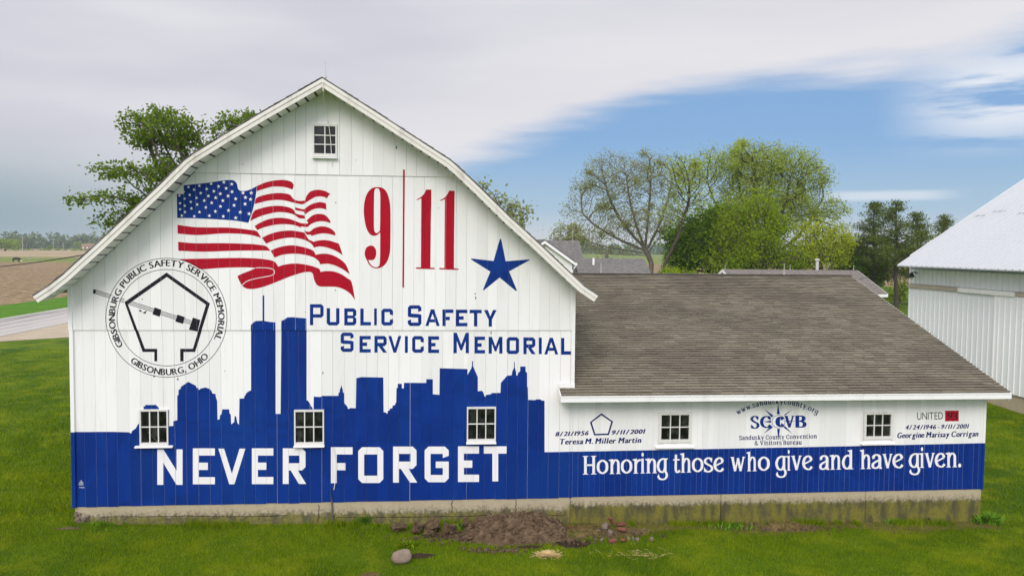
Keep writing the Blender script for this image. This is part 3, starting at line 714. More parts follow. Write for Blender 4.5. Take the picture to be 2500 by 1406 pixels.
def smooth_loop(pts, n=4, closed=True, corner=55):
    """Catmull-Rom through the points, keeping sharp corners sharp"""
    k = len(pts); o = []
    def isc(i):
        if not closed and i in (0, k-1): return True
        a, b_, c = pts[i-1], pts[i], pts[(i+1) % k]
        t1 = math.atan2(b_[1]-a[1], b_[0]-a[0]); t2 = math.atan2(c[1]-b_[1], c[0]-b_[0])
        return abs((t2-t1+math.pi) % (2*math.pi)-math.pi) > R(corner)
    cs = [isc(i) for i in range(k)]
    for i in range(k if closed else k-1):
        j = (i+1) % k; p1, p2 = pts[i], pts[j]
        p0 = p1 if cs[i] else pts[i-1]; p3 = p2 if cs[j] else pts[(j+1) % k]
        for s_ in range(n):
            t = s_/n; t2, t3 = t*t, t*t*t
            o.append(tuple(.5*((2*p1[d])+(p2[d]-p0[d])*t+(2*p0[d]-5*p1[d]+4*p2[d]-p3[d])*t2+(3*p1[d]-p0[d]-3*p2[d]+p3[d])*t3) for d in (0, 1)))
    if not closed: o.append(pts[-1])
    return o
# --- flag
FO = (400, 400, 3.906)
flag = empty('flag_painting', (-4, 0, 6.5), None, None); flag.parent = barn; flag.matrix_parent_inverse = Matrix.Translation(-barn.location)
def under(o, par): return o
p = Paint(); p.shape([smooth_loop(C(*FO, [(125,215),(185,207),(290,196),(390,186),(500,170),(580,158),(640,156),(672,163),(692,180),(702,205),(708,234),(718,250),(737,259),(765,260),(800,255),(840,240),(888,214),(880,290),(862,390),(840,470),(808,563),(700,545),(600,536),(500,530),(400,525),(290,520),(130,517)]))])
p.build('canton', M['blue'], flag)
for u, v in [(148,235),(192,267),(152,304),(200,334),(158,377),(202,401),(158,435),(204,460),(174,495),(238,223),(291,247),(249,298),(260,364),(266,427),(293,501),(341,211),(354,281),(314,326),(320,389),(343,461),(411,242),(427,308),(388,352),(403,417),(437,496),(454,191),(480,263),(459,373),(525,217),(497,325),(494,454),(575,177),(597,236),(541,287),(565,352),(543,407),(569,502),(650,195),(653,268),(615,308),(620,446),(687,335),(672,397),(731,462),(688,516),(757,278),(836,279),(780,322),(829,340),(777,384),(815,477)]:
    r = 15+6*min(1, u/800); a0 = rnd.uniform(-.15, .15); p = Paint(2)
    p.shape([C(*FO, [(u+(r if i % 2 == 0 else r*.4)*math.sin(a0+i*math.pi/5), v-(r if i % 2 == 0 else r*.4)*math.cos(a0+i*math.pi/5)) for i in range(10)])]); p.build('star', M['letter'], flag)
stripes = [
 [(890,213),(960,183),(1030,165),(1100,156),(1160,157),(1210,170),(1235,192),(1238,215),(1228,247),(1200,236),(1150,223),(1100,218),(1040,219),(980,233),(886,263)],
 [(882,330),(940,304),(1020,286),(1100,280),(1160,284),(1205,297),(1222,318),(1240,338),(1270,351),(1310,355),(1350,350),(1357,320),(1375,290),(1400,265),(1440,252),(1490,250),(1540,262),(1592,290),(1572,303),(1558,330),(1520,315),(1480,312),(1440,320),(1395,345),(1330,385),(1280,380),(1220,367),(1150,350),(1080,345),(1000,352),(930,368),(868,384)],
 [(858,456),(920,428),(1000,408),(1080,401),(1150,406),(1205,420),(1240,442),(1262,475),(1300,486),(1343,493),(1348,522),(1293,520),(1255,492),(1210,475),(1150,463),(1080,462),(1000,478),(920,502),(824,545)],
 [(1247,414),(1290,426),(1338,433),(1375,405),(1425,380),(1490,366),(1546,377),(1551,437),(1500,425),(1450,428),(1400,447),(1345,485),(1337,456),(1300,450),(1258,442)],
 [(867,595),(920,562),(990,532),(1060,518),(1130,516),(1200,526),(1260,548),(1310,566),(1370,572),(1378,560),(1362,545),(1390,515),(1430,488),(1480,478),(1530,486),(1560,508),(1588,545),(1588,565),(1550,553),(1500,548),(1450,556),(1400,578),(1370,602),(1312,597),(1312,608),(1290,600),(1240,585),(1180,577),(1110,577),(1040,586),(960,605),(893,632)],
 [(1337,637),(1388,648),(1430,618),(1480,600),(1530,598),(1580,612),(1615,636),(1636,662),(1634,684),(1590,672),(1540,664),(1480,668),(1408,688),(1400,676),(1364,674)],
 [(938,706),(1000,675),(1080,650),(1160,638),(1230,637),(1300,648),(1340,657),(1358,682),(1383,722),(1415,735),(1426,745),(1470,732),(1530,727),(1590,735),(1640,752),(1672,768),(1706,872),(1660,840),(1600,812),(1540,794),(1480,788),(1432,800),(1415,770),(1380,742),(1330,722),(1270,708),(1200,704),(1120,715),(1040,735),(977,762)],
 [(1020,828),(1080,802),(1150,784),(1220,777),(1290,785),(1360,802),(1425,828),(1448,868),(1500,858),(1560,858),(1620,875),(1680,908),(1738,962),(1774,1054),(1730,1020),(1680,990),(1620,965),(1560,952),(1490,958),(1480,930),(1440,897),(1380,875),(1300,860),(1230,857),(1150,864),(1100,877),(1058,895)],
 [(145,908),(300,905),(450,902),(600,898),(700,897),(800,898),(900,903),(980,912),(1040,925),(1070,945),(1092,980),(1140,964),(1210,952),(1280,951),(1350,960),(1420,976),(1470,995),(1490,1008),(1492,1030),(1550,1022),(1620,1026),(1690,1050),(1750,1090),(1792,1130),(1824,1298),(1790,1250),(1750,1215),(1700,1188),(1640,1172),(1560,1170),(1490,1168),(1455,1145),(1435,1105),(1425,1060),(1410,1035),(1370,1030),(1310,1040),(1210,1072),(1100,1115),(1000,1155),(920,1180),(850,1192),(800,1190),(770,1178),(745,1155),(722,1115),(704,1072),(730,1055),(780,1035),(830,1015),(880,993),(800,987),(650,988),(500,995),(360,1004),(300,975),(240,945),(190,925)],
 [(133,582),(290,603),(450,607),(600,608),(720,617),(820,630),(890,645),(930,707),(880,690),(800,674),(700,666),(600,664),(500,668),(400,676),(290,679),(134,665)],
 [(138,744),(290,757),(450,757),(600,757),(720,760),(850,766),(930,775),(980,787),(1018,828),(940,827),(850,827),(700,828),(550,833),(400,838),(290,836),(141,829)]]
for st in stripes:
    p = Paint(); p.shape([smooth_loop(C(*FO, st))]); p.build('stripe', M['red'], flag)
def band(pts, wd):
    """outline of a ribbon of given width along points (photo px)"""
    L_, R_ = [], []
    for i, q in enumerate(pts):
        a = pts[max(i-1, 0)]; c = pts[min(i+1, len(pts)-1)]; dx, dy = c[0]-a[0], c[1]-a[1]; L = math.hypot(dx, dy) or 1
        ww = (wd[i] if isinstance(wd, (list, tuple)) else wd)/2; L_.append((q[0]-dy/L*ww, q[1]+dx/L*ww)); R_.append((q[0]+dy/L*ww, q[1]-dx/L*ww))
    return L_, R_
def band_to(p, pts, wd, dy=0.0):
    L_, R_ = band(pts, wd)
    for i in range(len(pts)-1):
        p.tri_px((L_[i], R_[i], R_[i+1]), dy); p.tri_px((L_[i], R_[i+1], L_[i+1]), dy)
p = Paint(2)
band_to(p, smooth_loop(C(*FO, [(745,1160),(775,1132),(810,1112),(870,1095),(950,1080),(1020,1066),(1048,1052),(1058,1033),(1050,1012),(1030,1000),(990,993),(930,990),(880,992)]), 4, False), 1.6)
p.build('fold_line', M['letter'], flag)

# --- skyline
c5 = lambda pts: C(170, 700, 2.3825, pts); c6 = lambda pts: C(740, 860, 3.269, pts)
Lb = [(170, 1242), (170, 1053.5)]
sk = [(175.5, 1240), (175.5, 1054)]+c5([(40,843),(100,843),(240,842),(345,845),(358,852),(363,838),(385,822),(398,797),(404,797),(404,715),(430,715),(430,694),(440,694),(440,686),(505,686),(505,692),(513,694),(513,702),(520,702),(520,715),(577,715),(577,810),(603,808),(603,780),(626,775),(626,632),(633,628),(633,600),(645,592),(648,580),(690,552),(735,575),(737,586),(747,588),(752,600),(762,591),(790,585),(812,592),(825,604),(830,620),(848,622),(850,640),(858,662),(860,772),(872,770),(875,745),(884,740),(887,712),(927,711),(930,735),(937,742),(940,800),(945,795),(957,785),(960,752),(968,752),(975,790),(985,802),(988,650),(1015,648),(1016,638),(1030,615),(1045,605),(1055,602),(1055,222),(1070,207),(1085,198),(1123,197),(1123,50),(1133,50),(1133,198),(1160,203),(1198,206),(1198,738),(1227,738),(1232,198),(1250,190),(1268,177),(1300,176),(1340,180),(1378,183),(1378,660),(1385,660),(1395,680)])
sk += c6([(30,385),(45,393),(50,405),(58,412),(60,425),(75,440),(75,452),(83,452),(85,352),(138,355),(150,346),(282,346),(282,322),(292,318),(294,292),(300,285),(306,260),(312,285),(316,295),(318,318),(327,325),(327,402),(355,435),(357,450),(370,450),(372,443),(420,445),(425,205),(468,196),(640,200),(642,475),(660,480),(672,490),(677,465),(690,462),(692,447),(712,445),(714,425),(735,418),(735,405),(743,400),(745,285),(755,282),(755,250),(788,250),(788,286),(803,287),(805,242),(982,243),(984,213),(1035,214),(1035,333),(1088,338),(1090,126),(1312,132),(1312,180),(1342,128),(1348,105),(1348,70),(1356,70),(1356,110),(1365,130),(1394,195),(1394,310),(1425,305),(1438,318),(1448,350),(1455,355),(1460,338),(1500,333),(1505,323),(1575,322),(1578,243),(1628,185),(1665,183),(1668,155),(1683,120),(1684,75),(1689,75),(1690,125),(1700,155),(1700,183),(1712,183),(1714,165),(1732,150),(1733,112),(1775,112),(1776,150),(1788,165),(1788,275),(1793,278),(1795,378),(1850,380),(1860,374),(1895,374),(1900,382),(1927,385),(1927,795)])
sk += [(1340, 1103), (1500, 1100), (1700, 1096), (1900, 1092), (2100, 1088), (2250, 1084.5), (2398, 1081), (2398, 1196), (1395, 1222), (800, 1242)]
p = Paint(); p.shape([sk]); p.build('skyline_painting', M['blue'], barn)

# --- 9|11 and star
c3 = lambda pts: C(860, 400, 4.135, pts)
p = Paint()
p.shape([smooth_loop(c3([(247,236),(300,243),(340,275),(365,330),(380,400),(386,500),(386,700),(384,850),(375,920),(350,990),(310,1035),(265,1053),(225,1053),(190,1035),(165,1008),(150,975),(132,940),(127,905),(132,870),(150,840),(185,825),(215,832),(236,860),(243,895),(236,940),(215,968),(185,972),(163,970),(178,1005),(205,1032),(235,1044),(262,1038),(275,1020),(280,980),(282,900),(283,690),(262,712),(235,725),(205,725),(175,705),(150,665),(132,605),(120,530),(117,470),(122,400),(135,340),(158,290),(190,255),(220,240)]), 4, True, 70),
         smooth_loop(c3([(250,248),(235,252),(224,275),(221,320),(219,480),(219,620),(222,670),(232,692),(245,699),(262,693),(277,675),(281,640),(283,450),(283,320),(279,280),(268,255)]))])
p.shape([c3([(513,62),(532,62),(530,300),(527,600),(523,1248),(505,1248),(510,600),(513,300)])])
p.shape([c3([(745,262),(798,262),(798,400),(793,600),(789,1048),(830,1048),(835,1056),(828,1063),(645,1059),(640,1052),(648,1045),(693,1045),(695,700),(697,350),(655,368),(650,360),(675,348),(698,333),(720,310),(735,285)])])
p.shape([c3([(978,272),(1033,274),(1031,450),(1028,700),(1026,1055),(1070,1057),(1074,1064),(1068,1071),(880,1065),(875,1057),(882,1050),(930,1052),(932,700),(935,358),(890,377),(886,368),(912,356),(935,340),(955,316),(968,292)])])
p.build('date_painting', M['red'], barn)
p = Paint(); p.shape([c3([(1497,757),(1505,770),(1548,983),(1788,964),(1788,973),(1582,1085),(1662,1278),(1650,1282),(1487,1147),(1328,1275),(1318,1272),(1393,1087),(1198,965),(1200,955),(1426,980),(1489,760)])]); p.build('star_painting', M['blue'], barn)

# --- block lettering: chamfered strokes inside a box (u 0..1 across, v 0..1 up; a = stem / width, h = bar / height, k = chamfer)
def block(ch, a, h, kx, ky):
    O = lambda: [(kx,0),(1-kx,0),(1,ky),(1,1-ky),(1-kx,1),(kx,1),(0,1-ky),(0,ky)]
    if ch == 'I': return [[(0,0),(1,0),(1,1),(0,1)]]
    if ch == 'L': return [[(0,0),(1,0),(1,h),(a,h),(a,1),(0,1)]]
    if ch == 'T': return [[(.5-a/2,0),(.5+a/2,0),(.5+a/2,1-h),(1,1-h),(1,1),(0,1),(0,1-h),(.5-a/2,1-h)]]
    if ch == 'E': return [[(0,0),(1,0),(1,h),(a,h),(a,.5-h/2),(.68,.5-h/2),(.68,.5+h/2),(a,.5+h/2),(a,1-h),(1,1-h),(1,1),(0,1)]]
    if ch == 'F': return [[(0,0),(a,0),(a,.46-h/2),(.67,.46-h/2),(.67,.46+h/2),(a,.46+h/2),(a,1-h),(1,1-h),(1,1),(0,1)]]
    if ch == 'N': return [[(0,0),(a,0),(a,.62),(1-a,0),(1,0),(1,1),(1-a,1),(1-a,.40),(a,1),(0,1)]]
    if ch == 'V': return [[(.5-a*.42,0),(.5+a*.42,0),(1,1),(1-a*.95,1),(.5,.30),(a*.95,1),(0,1)]]
    if ch == 'Y': return [[(.5-a/2,0),(.5+a/2,0),(.5+a/2,.42),(1,1),(1-a*1.15,1),(.5,.62),(a*1.15,1),(0,1),(.5-a/2,.42)]]
    if ch == 'A': return [[(0,0),(a*.95,0),(.5-.22,.22),(.5+.22,.22),(1-a*.95,0),(1,0),(.5+a*.5,1),(.5-a*.5,1)],[(.5-.14,.40),(.5+.14,.40),(.5,.74)][::-1]]
    if ch == 'M': return [[(0,0),(a,0),(a,.60),(.5-a*.25,.14),(.5+a*.25,.14),(1-a,.60),(1-a,0),(1,0),(1,1),(1-a,1),(.5,.42),(a,1),(0,1)]]
    if ch == 'O': return [O(), [(a,h),(a,1-h),(1-a,1-h),(1-a,h)]]
    if ch == 'P': return [[(0,0),(a,0),(a,.36),(1-kx,.36),(1,.36+ky),(1,1-ky),(1-kx,1),(0,1)], [(a,.36+h),(a,1-h),(1-a,1-h),(1-a,.36+h)]]
    if ch == 'B': return [[(0,0),(1-kx,0),(1,ky),(1,.5-ky*.7),(1-kx*.8,.5),(1,.5+ky*.7),(1,1-ky),(1-kx,1),(0,1)], [(a,h),(a,.5-h*.42),(1-a,.5-h*.42),(1-a,h)], [(a,.5+h*.42),(a,1-h),(1-a,1-h),(1-a,.5+h*.42)]]
    if ch == 'R': return [[(0,0),(a,0),(a,.38),(a+.08,.38),(1-a*1.1,0),(1.03,0),(.66,.38),(1-kx,.38),(1,.38+ky),(1,1-ky),(1-kx,1),(0,1)], [(a,.38+h),(a,1-h),(1-a,1-h),(1-a,.38+h)]]
    if ch == 'U': return [[(kx,0),(1-kx,0),(1,ky),(1,1),(1-a,1),(1-a,h),(a,h),(a,1),(0,1),(0,ky)]]
    if ch == 'C': return [[(kx,0),(1-kx,0),(1,ky),(1,.40),(1-a,.34),(1-a,h),(a,h),(a,1-h),(1-a,1-h),(1-a,.66),(1,.60),(1,1-ky),(1-kx,1),(kx,1),(0,1-ky),(0,ky)]]
    if ch == 'G': return [[(kx,0),(1-kx,0),(1,ky),(1,.58),(.46,.58),(.46,.40),(1-a,.40),(1-a,h),(a,h),(a,1-h),(1-a,1-h),(1-a,.68),(1,.74),(1,1-ky),(1-kx,1),(kx,1),(0,1-ky),(0,ky)]]
    if ch == 'S': return [[(kx,0),(1-kx,0),(1,ky),(1,.58-ky*.4),(1-kx,.58),(a,.58+.02),(a,1-h),(1-a,1-h),(1-a,.68),(1,.74),(1,1-ky),(1-kx,1),(kx,1),(0,1-ky),(0,.42+ky*.4),(kx,.42),(1-a,.40),(1-a,h),(a,h),(a,.32),(0,.26),(0,ky)]]
def letters(text, boxes, conv, stem, bar, cham, p):
    for ch, (u0, u1, v0, v1) in zip(text, boxes):
        wd, ht = u1-u0, v1-v0
        lp = block(ch, min(stem/wd, .95), bar/ht, min(cham/wd, .4), cham/ht)
        p.shape([conv([(u0+u*wd, v1-v*ht) for u, v in l]) for l in lp])
c4 = lambda pts: C(740, 720, 3.676, pts)
WORDS = [('memorial_lettering', 'blue', 1, c4, 30, 31, 20, ('PUBLIC', 'SAFETY'), [(62,185,82,270),(213,327,118,272),(370,478,119,272),(514,609,121,272),(638,662,120,272),(702,808,122,273),(940,1062,92,277),(1097,1226,128,277),(1250,1349,129,278),(1370,1474,131,280),(1494,1602,132,281),(1622,1737,134,283)]),
 ('memorial_lettering', 'blue', 1, c4, 29, 31, 20, ('SERVICE', 'MEMORIAL'), [(337,453,337,510),(506,607,367,516),(640,750,367,516),(764,882,367,517),(913,940,368,518),(978,1083,368,518),(1122,1220,370,520),(1350,1488,338,522),(1538,1632,373,524),(1665,1789,375,526),(1826,1938,378,529),(1977,2084,380,530),(2115,2142,382,530),(2165,2289,383,533),(2315,2404,385,535)]),
 ('slogan_lettering', 'letter', 2, c5, 35, 42, 20, ('NEVER',), [(510,657,944,1150),(717,845,938,1147),(865,1022,940,1147),(1060,1185,938,1146),(1240,1372,938,1145)]),
 ('slogan_lettering', 'letter', 2, c6, 47, 58, 30, ('FORGET',), [(222,395,755,1042),(440,640,755,1040),(718,905,750,1037),(970,1162,750,1034),(1236,1404,748,1032),(1442,1625,748,1027)])]
for nm, mt, ly, cv_, a_, h_, k_, ws, bx in WORDS:
    i = 0
    for wd in ws: p = Paint(ly); letters(wd, bx[i:i+len(wd)], cv_, a_, h_, k_, p); p.build(nm, M[mt], barn); i += len(wd)

# --- round emblem
EO = (220, 600, 4.134); ce = lambda pts: C(*EO, pts)
def ring(p, cx, cy, rx, ry, t, n=96):
    a = [(cx+rx*math.cos(2*math.pi*i/n), cy+ry*math.sin(2*math.pi*i/n)) for i in range(n)]; c = [(cx+(rx-t)*math.cos(2*math.pi*i/n), cy+(ry-t)*math.sin(2*math.pi*i/n)) for i in range(n)]
    for i in range(n):
        j = (i+1) % n; A, B_, C_, D_ = ce([a[i], a[j], c[j], c[i]]); p.tri_px((A, B_, C_)); p.tri_px((A, C_, D_))
p = Paint(); ring(p, 773, 725, 613, 602, 5.5); ring(p, 776, 725, 503, 489, 5.5)
p.shape([ce([(775,270),(1212,580),(1060,1070),(943,1070),(943,1165),(909,1165),(909,1038),(1037,1038),(1172,594),(777,314),(385,590),(552,1038),(677,1038),(677,1165),(648,1165),(648,1070),(530,1070),(350,567)])])
for sg in ([(35,437),(65,445),(55,485),(32,478)], [(655,620),(723,645),(705,715),(632,690)], [(885,693),(958,718),(940,787),(862,762)], [(1040,722),(1115,748),(1085,866),(1000,843)], [(505,637),(530,668),(497,660)], [(575,652),(562,685),(533,676)]): p.shape([ce(sg)], .0006)
for o_ in (-16, 0, 16):
    for u0, u1 in ((58, 212-o_*.3), (300-o_*.3, 348), (392, 650), (715, 875), (950, 1020)):
        band_to(p, ce([(u0-o_*.3, 463+(u0-60)*.3222+o_), (u1-o_*.3, 463+(u1-60)*.3222+o_)]), 1.5, .0003)
p.build('emblem_painting', M['black'], barn)

# --- sans lettering from Blender's own built-in face
_gl = {}
def sans(ch, shear=0.0):
    k = (ch, shear)
    if k not in _gl:
        cu = bpy.data.curves.new('glyph', 'FONT'); cu.body = ch; cu.size = 1.0; cu.shear = shear; cu.resolution_u = 3
        ob = bpy.data.objects.new('glyph', cu); COL.objects.link(ob); dg = bpy.context.evaluated_depsgraph_get()
        me = ob.evaluated_get(dg).to_mesh(); me.calc_loop_triangles()
        vs = [(v.co.x, v.co.y) for v in me.vertices]; ts = [tuple(t.vertices) for t in me.loop_triangles]
        ob.evaluated_get(dg).to_mesh_clear(); bpy.data.objects.remove(ob); bpy.data.curves.remove(cu)
        xs_ = [v[0] for v in vs] or [0]
        _gl[k] = (vs, ts, min(xs_), max(xs_))
    return _gl[k]
CAPH = max(v[1] for v in sans('H')[0])
def text_line(p, txt, x0, x1, base0, base1, cap, bold=0.0, shear=0.0, gap=.09, space=.28):
    adv = 0.0; items = []
    for ch in txt:
        if ch == ' ': adv += space; continue
        vs, ts, a, c = sans(ch, shear); items.append((vs, ts, adv-a)); adv += c-a+gap
    adv -= gap; s = cap/CAPH; fx = (x1-x0)/adv
    for vs, ts, dx in items:
        for n_, o_ in enumerate((0, -bold, bold) if bold > 0 else (0,)):
            for t in ts: p.tri_px([(x0+(vs[i][0]+dx+o_)*fx, base0+(base1-base0)*(vs[i][0]+dx)/adv-vs[i][1]*s) for i in t], .0003*n_)
def text_arc(p, txt, cx, cy, rad, a0, a1, cap, inward=False, bold=0.03, gap=.10, space=.32):
    """letters round a circle (photo px), angles clockwise from straight up"""
    adv = 0.0; items = []
    for ch in txt:
        if ch == ' ': adv += space; continue
        vs, ts, a, c = sans(ch); items.append((vs, ts, adv-a, adv+(c-a)/2)); adv += c-a+gap
    adv -= gap; s = cap/CAPH; wfac = abs(a1-a0)*(rad)/adv
    for vs, ts, dx, mid in items:
        t = a0+(a1-a0)*mid/adv
        for tri, n_ in [(tri, n_) for n_ in (0, 1, 2) for tri in ts]:
            q = []
            for i in tri:
                lx = (vs[i][0]+dx-mid+(0, -bold, bold)[n_])*wfac; ly = vs[i][1]*s-cap/2
                if not inward: q.append((cx+(rad+ly)*math.sin(t)+lx*math.cos(t), cy-(rad+ly)*math.cos(t)+lx*math.sin(t)))
                else: q.append((cx+(rad-ly)*math.sin(t)-lx*math.cos(t), cy-(rad-ly)*math.cos(t)-lx*math.sin(t)))
            p.tri_px(q, .0003*n_)
p = Paint(); ex, ey = 220+775/4.134, 600+725/4.134
text_arc(p, 'GIBSONBURG PUBLIC SAFETY SERVICE MEMORIAL', ex, ey, 552/4.134, R(-122), R(114), 63/4.134)
text_arc(p, 'GIBSONBURG, OHIO', ex, ey, 548/4.134, R(220), R(133), 63/4.134, True)
p.build('emblem_lettering', M['black'], barn)
p = Paint()
text_line(p, '8/21/1956', 1356.5, 1436.5, 1064.5, 1061.5, 10.5, .05, .28, .075)
text_line(p, '9/11/2001', 1494.5, 1575.5, 1060.5, 1057.5, 10.5, .05, .28, .075)
text_line(p, 'Teresa M. Miller Martin', 1368, 1565, 1084.5, 1080, 13.5, .05, .22, .08, .26)
A_ = C(1300, 940, 3.905, [(657,266),(768,345),(728,474),(587,477),(547,352)]); B_ = C(1300, 940, 3.905, [(657,285),(750,349),(717,459),(599,462),(565,354)])
for i in range(5):
    j = (i+1) % 5; p.tri_px((A_[i], A_[j], B_[j])); p.tri_px((A_[i], B_[j], B_[i]))
text_line(p, '4/24/1946 - 9/11/2001', 2210.5, 2365.5, 1048, 1045, 10.5, .045, .28, .075, .22)
text_line(p, 'Georgine Marisay Corrigan', 2191, 2388, 1069, 1064.5, 13.5, .05, .22, .08, .26)
p.build('name_lettering', M['navy'], barn)
p = Paint(); text_line(p, 'UNITED', 2239, 2302, 1024, 1023, 17.5, 0, 0, .12)
p.build('flight_lettering', M['black'], barn)
p = Paint(); p.shape([[(2307, 1002), (2340.5, 1001.5), (2340.5, 1027.5), (2307, 1028)]]); p.build('flight_panel', M['red'], barn)
p = Paint(2); text_line(p, '93', 2313, 2336, 1024, 1023.5, 16.5, .015, 0, .08); p.build('flight_number', M['black'], barn)
p = Paint(2)
for t, x0, x1, yb in (('THE', 195.5, 200.5, 1175.5), ('BARN', 193.5, 203, 1179.5), ('ARTIST', 192, 204, 1184), ('9-0-6', 194, 206, 1191)): text_line(p, t, x0, x1, yb, yb-.3, 3.2, .02)
p.build('signature', M['letter'], barn)

# --- serif lettering, drawn stroke by stroke with a broad pen
class Pen:
    def __init__(s, thick=.19, thin=.085): s.polys = []; s.T = thick; s.t = thin
    def st(s, pts, w=None, closed=False, n=6, thick=None):
        c = smooth_loop(pts, n, closed, 80)
        if closed: c = c+[c[0], c[1]]
        wd = []
        T = thick or s.T
        for i in range(len(c)):
            a = c[max(i-1, 0)]; b_ = c[min(i+1, len(c)-1)]; dx, dy = b_[0]-a[0], b_[1]-a[1]; L = math.hypot(dx, dy) or 1
            wd.append(w if w else s.t+(T-s.t)*(abs(dy/L)**1.3))
        L_, R_ = band(c, wd); m = len(c)-(1 if closed else 0)
        s.polys.append([(L_[i], R_[i], R_[i+1], L_[i+1]) for i in range(m-1)]+([] if not closed else []))
    def q(s, *pts): s.polys.append([tuple(pts)] if len(pts) == 4 else [(pts[0], pts[i], pts[i+1], pts[i+1]) for i in range(1, len(pts)-1)])
    def serif(s, x, y, half, up=True, h=.055): s.q((x-half, y), (x+half, y), (x+half*.85, y+(h if up else -h)), (x-half*.85, y+(h if up else -h)))
    def stem(s, x, y0, y1, w=None): w = (w or s.T)/2; s.q((x-w, y0), (x+w, y0), (x+w, y1), (x-w, y1))
    def dot(s, x, y, rx, ry): s.q(*[(x+rx*math.cos(i*math.pi/7), y+ry*math.sin(i*math.pi/7)) for i in range(14)])
def serif_glyph(ch, T=.19, t=.085):
    p = Pen(T, t); S_ = p.serif; h = T/2
    def flag_(x, y, L=.15): p.q((x-h-L, y-.075), (x-h-L*.9, y-.02), (x+h, y+.03), (x+h, y-.16), (x-h, y-.13))
    if ch == 'o': p.st([(.42, .985-t/2), (.16, .78), (.09, .5), (.16, .22), (.42, .015+t/2), (.68, .22), (.75, .5), (.68, .78)], closed=True)
    elif ch in 'nh':
        x = .2; p.stem(x, 0, 1.0 if ch == 'n' else 1.3); flag_(x, 1.0 if ch == 'n' else 1.32); S_(x, 0, .19)
        p.st([(x+h*.4, .68), (.36, .88), (.52, .95), (.66, .86), (.71, .66), (.71, 0)]); S_(.71, 0, .19)
    elif ch == 'm':
        x = .2; p.stem(x, 0, 1); flag_(x, 1); S_(x, 0, .17)
        for k in (.7, 1.2): p.st([(k-.5+h*.4, .68), (k-.34, .88), (k-.18, .95), (k-.05, .86), (k, .66), (k, 0)]); S_(k, 0, .17)
    elif ch == 'r': p.stem(.2, 0, 1); flag_(.2, 1); S_(.2, 0, .2); p.st([(.24, .66), (.34, .84), (.48, .93)], t*1.3); p.q((.40, .82), (.58, .84), (.60, 1.0), (.44, .98))
    elif ch == 'i': p.stem(.2, 0, 1); flag_(.2, 1); S_(.2, 0, .19); p.dot(.2, 1.28, .10, .14)
    elif ch == 'g':
        p.st([(.66, .95), (.46, .96), (.22, .82), (.10, .5), (.20, .18), (.42, .06), (.58, .16), (.66, .34)])
        p.stem(.67, .1, .97); p.q((.6, .88), (.86, .93), (.88, 1.0), (.6, 1.0))
        p.st([(.66, .12), (.76, -.02), (.79, -.2), (.68, -.38), (.46, -.44), (.24, -.38), (.12, -.24)], thick=T*.9); p.q((.04, -.24), (.17, -.06), (.22, -.26), (.14, -.34))
    elif ch == 't': p.st([(.27, 1.24), (.26, .9), (.25, .5), (.25, .22), (.33, .05), (.48, .06), (.58, .16)], thick=T*.95); p.q((.02, .84), (.56, .84), (.56, .94), (.06, .94))
    elif ch == 's': p.st([(.60, .80), (.48, .94), (.30, .95), (.14, .82), (.16, .64), (.38, .50), (.60, .36), (.63, .18), (.46, .045), (.24, .05), (.10, .18)], thick=T*.9); p.q((.56, .68), (.63, .68), (.65, .98), (.56, .96)); p.q((.05, .02), (.14, .04), (.12, .32), (.06, .32))
    elif ch == 'e': p.st([(.14, .42), (.42, .54), (.72, .68)], t*1.05); p.st([(.70, .68), (.62, .88), (.44, .95), (.22, .82), (.11, .50), (.20, .20), (.42, .06), (.60, .08), (.74, .24)])
    elif ch == 'a': p.st([(.14, .74), (.22, .90), (.40, .95), (.56, .86), (.60, .66), (.60, .12), (.74, .03)]); p.q((.08, .66), (.22, .70), (.2, .88), (.1, .84)); p.st([(.58, .60), (.36, .50), (.14, .34), (.13, .13), (.28, .045), (.46, .1), (.58, .24)], thick=T*.9)
    elif ch == 'd': p.st([(.64, .86), (.46, .95), (.24, .83), (.11, .5), (.19, .18), (.38, .05), (.56, .12), (.66, .3)]); p.stem(.68, 0, 1.3); flag_(.68, 1.32); S_(.72, 0, .17)
    elif ch == 'b': p.stem(.2, 0, 1.3); flag_(.2, 1.32); p.st([(.24, .8), (.42, .95), (.64, .82), (.74, .5), (.66, .2), (.44, .05), (.2, .06)])
    elif ch == 'v': p.st([(.12, 1.0), (.42, 0.03)], T); p.st([(.42, 0.03), (.70, 1.0)], t*1.3); S_(.12, 1, .17, False); S_(.70, 1, .14, False)
    elif ch == 'w':
        p.st([(.10, 1), (.32, .03)], T*.95); p.st([(.32, .03), (.55, .92)], t*1.2); p.st([(.53, .92), (.76, .03)], T*.95); p.st([(.76, .03), (1.0, 1)], t*1.2); S_(.10, 1, .15, False); S_(1.0, 1, .13, False)
    elif ch == 'y': p.st([(.12, 1.0), (.42, .05)], T); p.st([(.70, 1.0), (.42, .05), (.30, -.28), (.12, -.36)], t*1.4); S_(.12, 1, .17, False); S_(.70, 1, .14, False)
    elif ch == 'u': p.st([(.2, 1), (.2, .28), (.27, .1), (.44, .05), (.62, .24)]); p.stem(.70, 0, 1.0); flag_(.2, 1, .1); flag_(.70, 1, .1); S_(.75, 0, .12)
    elif ch == 'k': p.stem(.2, 0, 1.3); flag_(.2, 1.32); S_(.2, 0, .19); p.st([(.28, .42), (.62, .95)], t*1.2); p.st([(.36, .56), (.70, .02)], T); S_(.62, 1, .17, False); S_(.72, 0, .16)
    elif ch == 'c': p.st([(.66, .74), (.56, .92), (.40, .95), (.2, .8), (.11, .5), (.2, .2), (.42, .05), (.58, .08), (.70, .24)]); p.dot(.62, .76, .085, .09)
    elif ch == '.': p.dot(.16, .11, .12, .14)
    elif ch == 'H':
        for x in (.24, .86): p.stem(x, 0, 1.27); S_(x, 0, .22); S_(x, 1.27, .22, False)
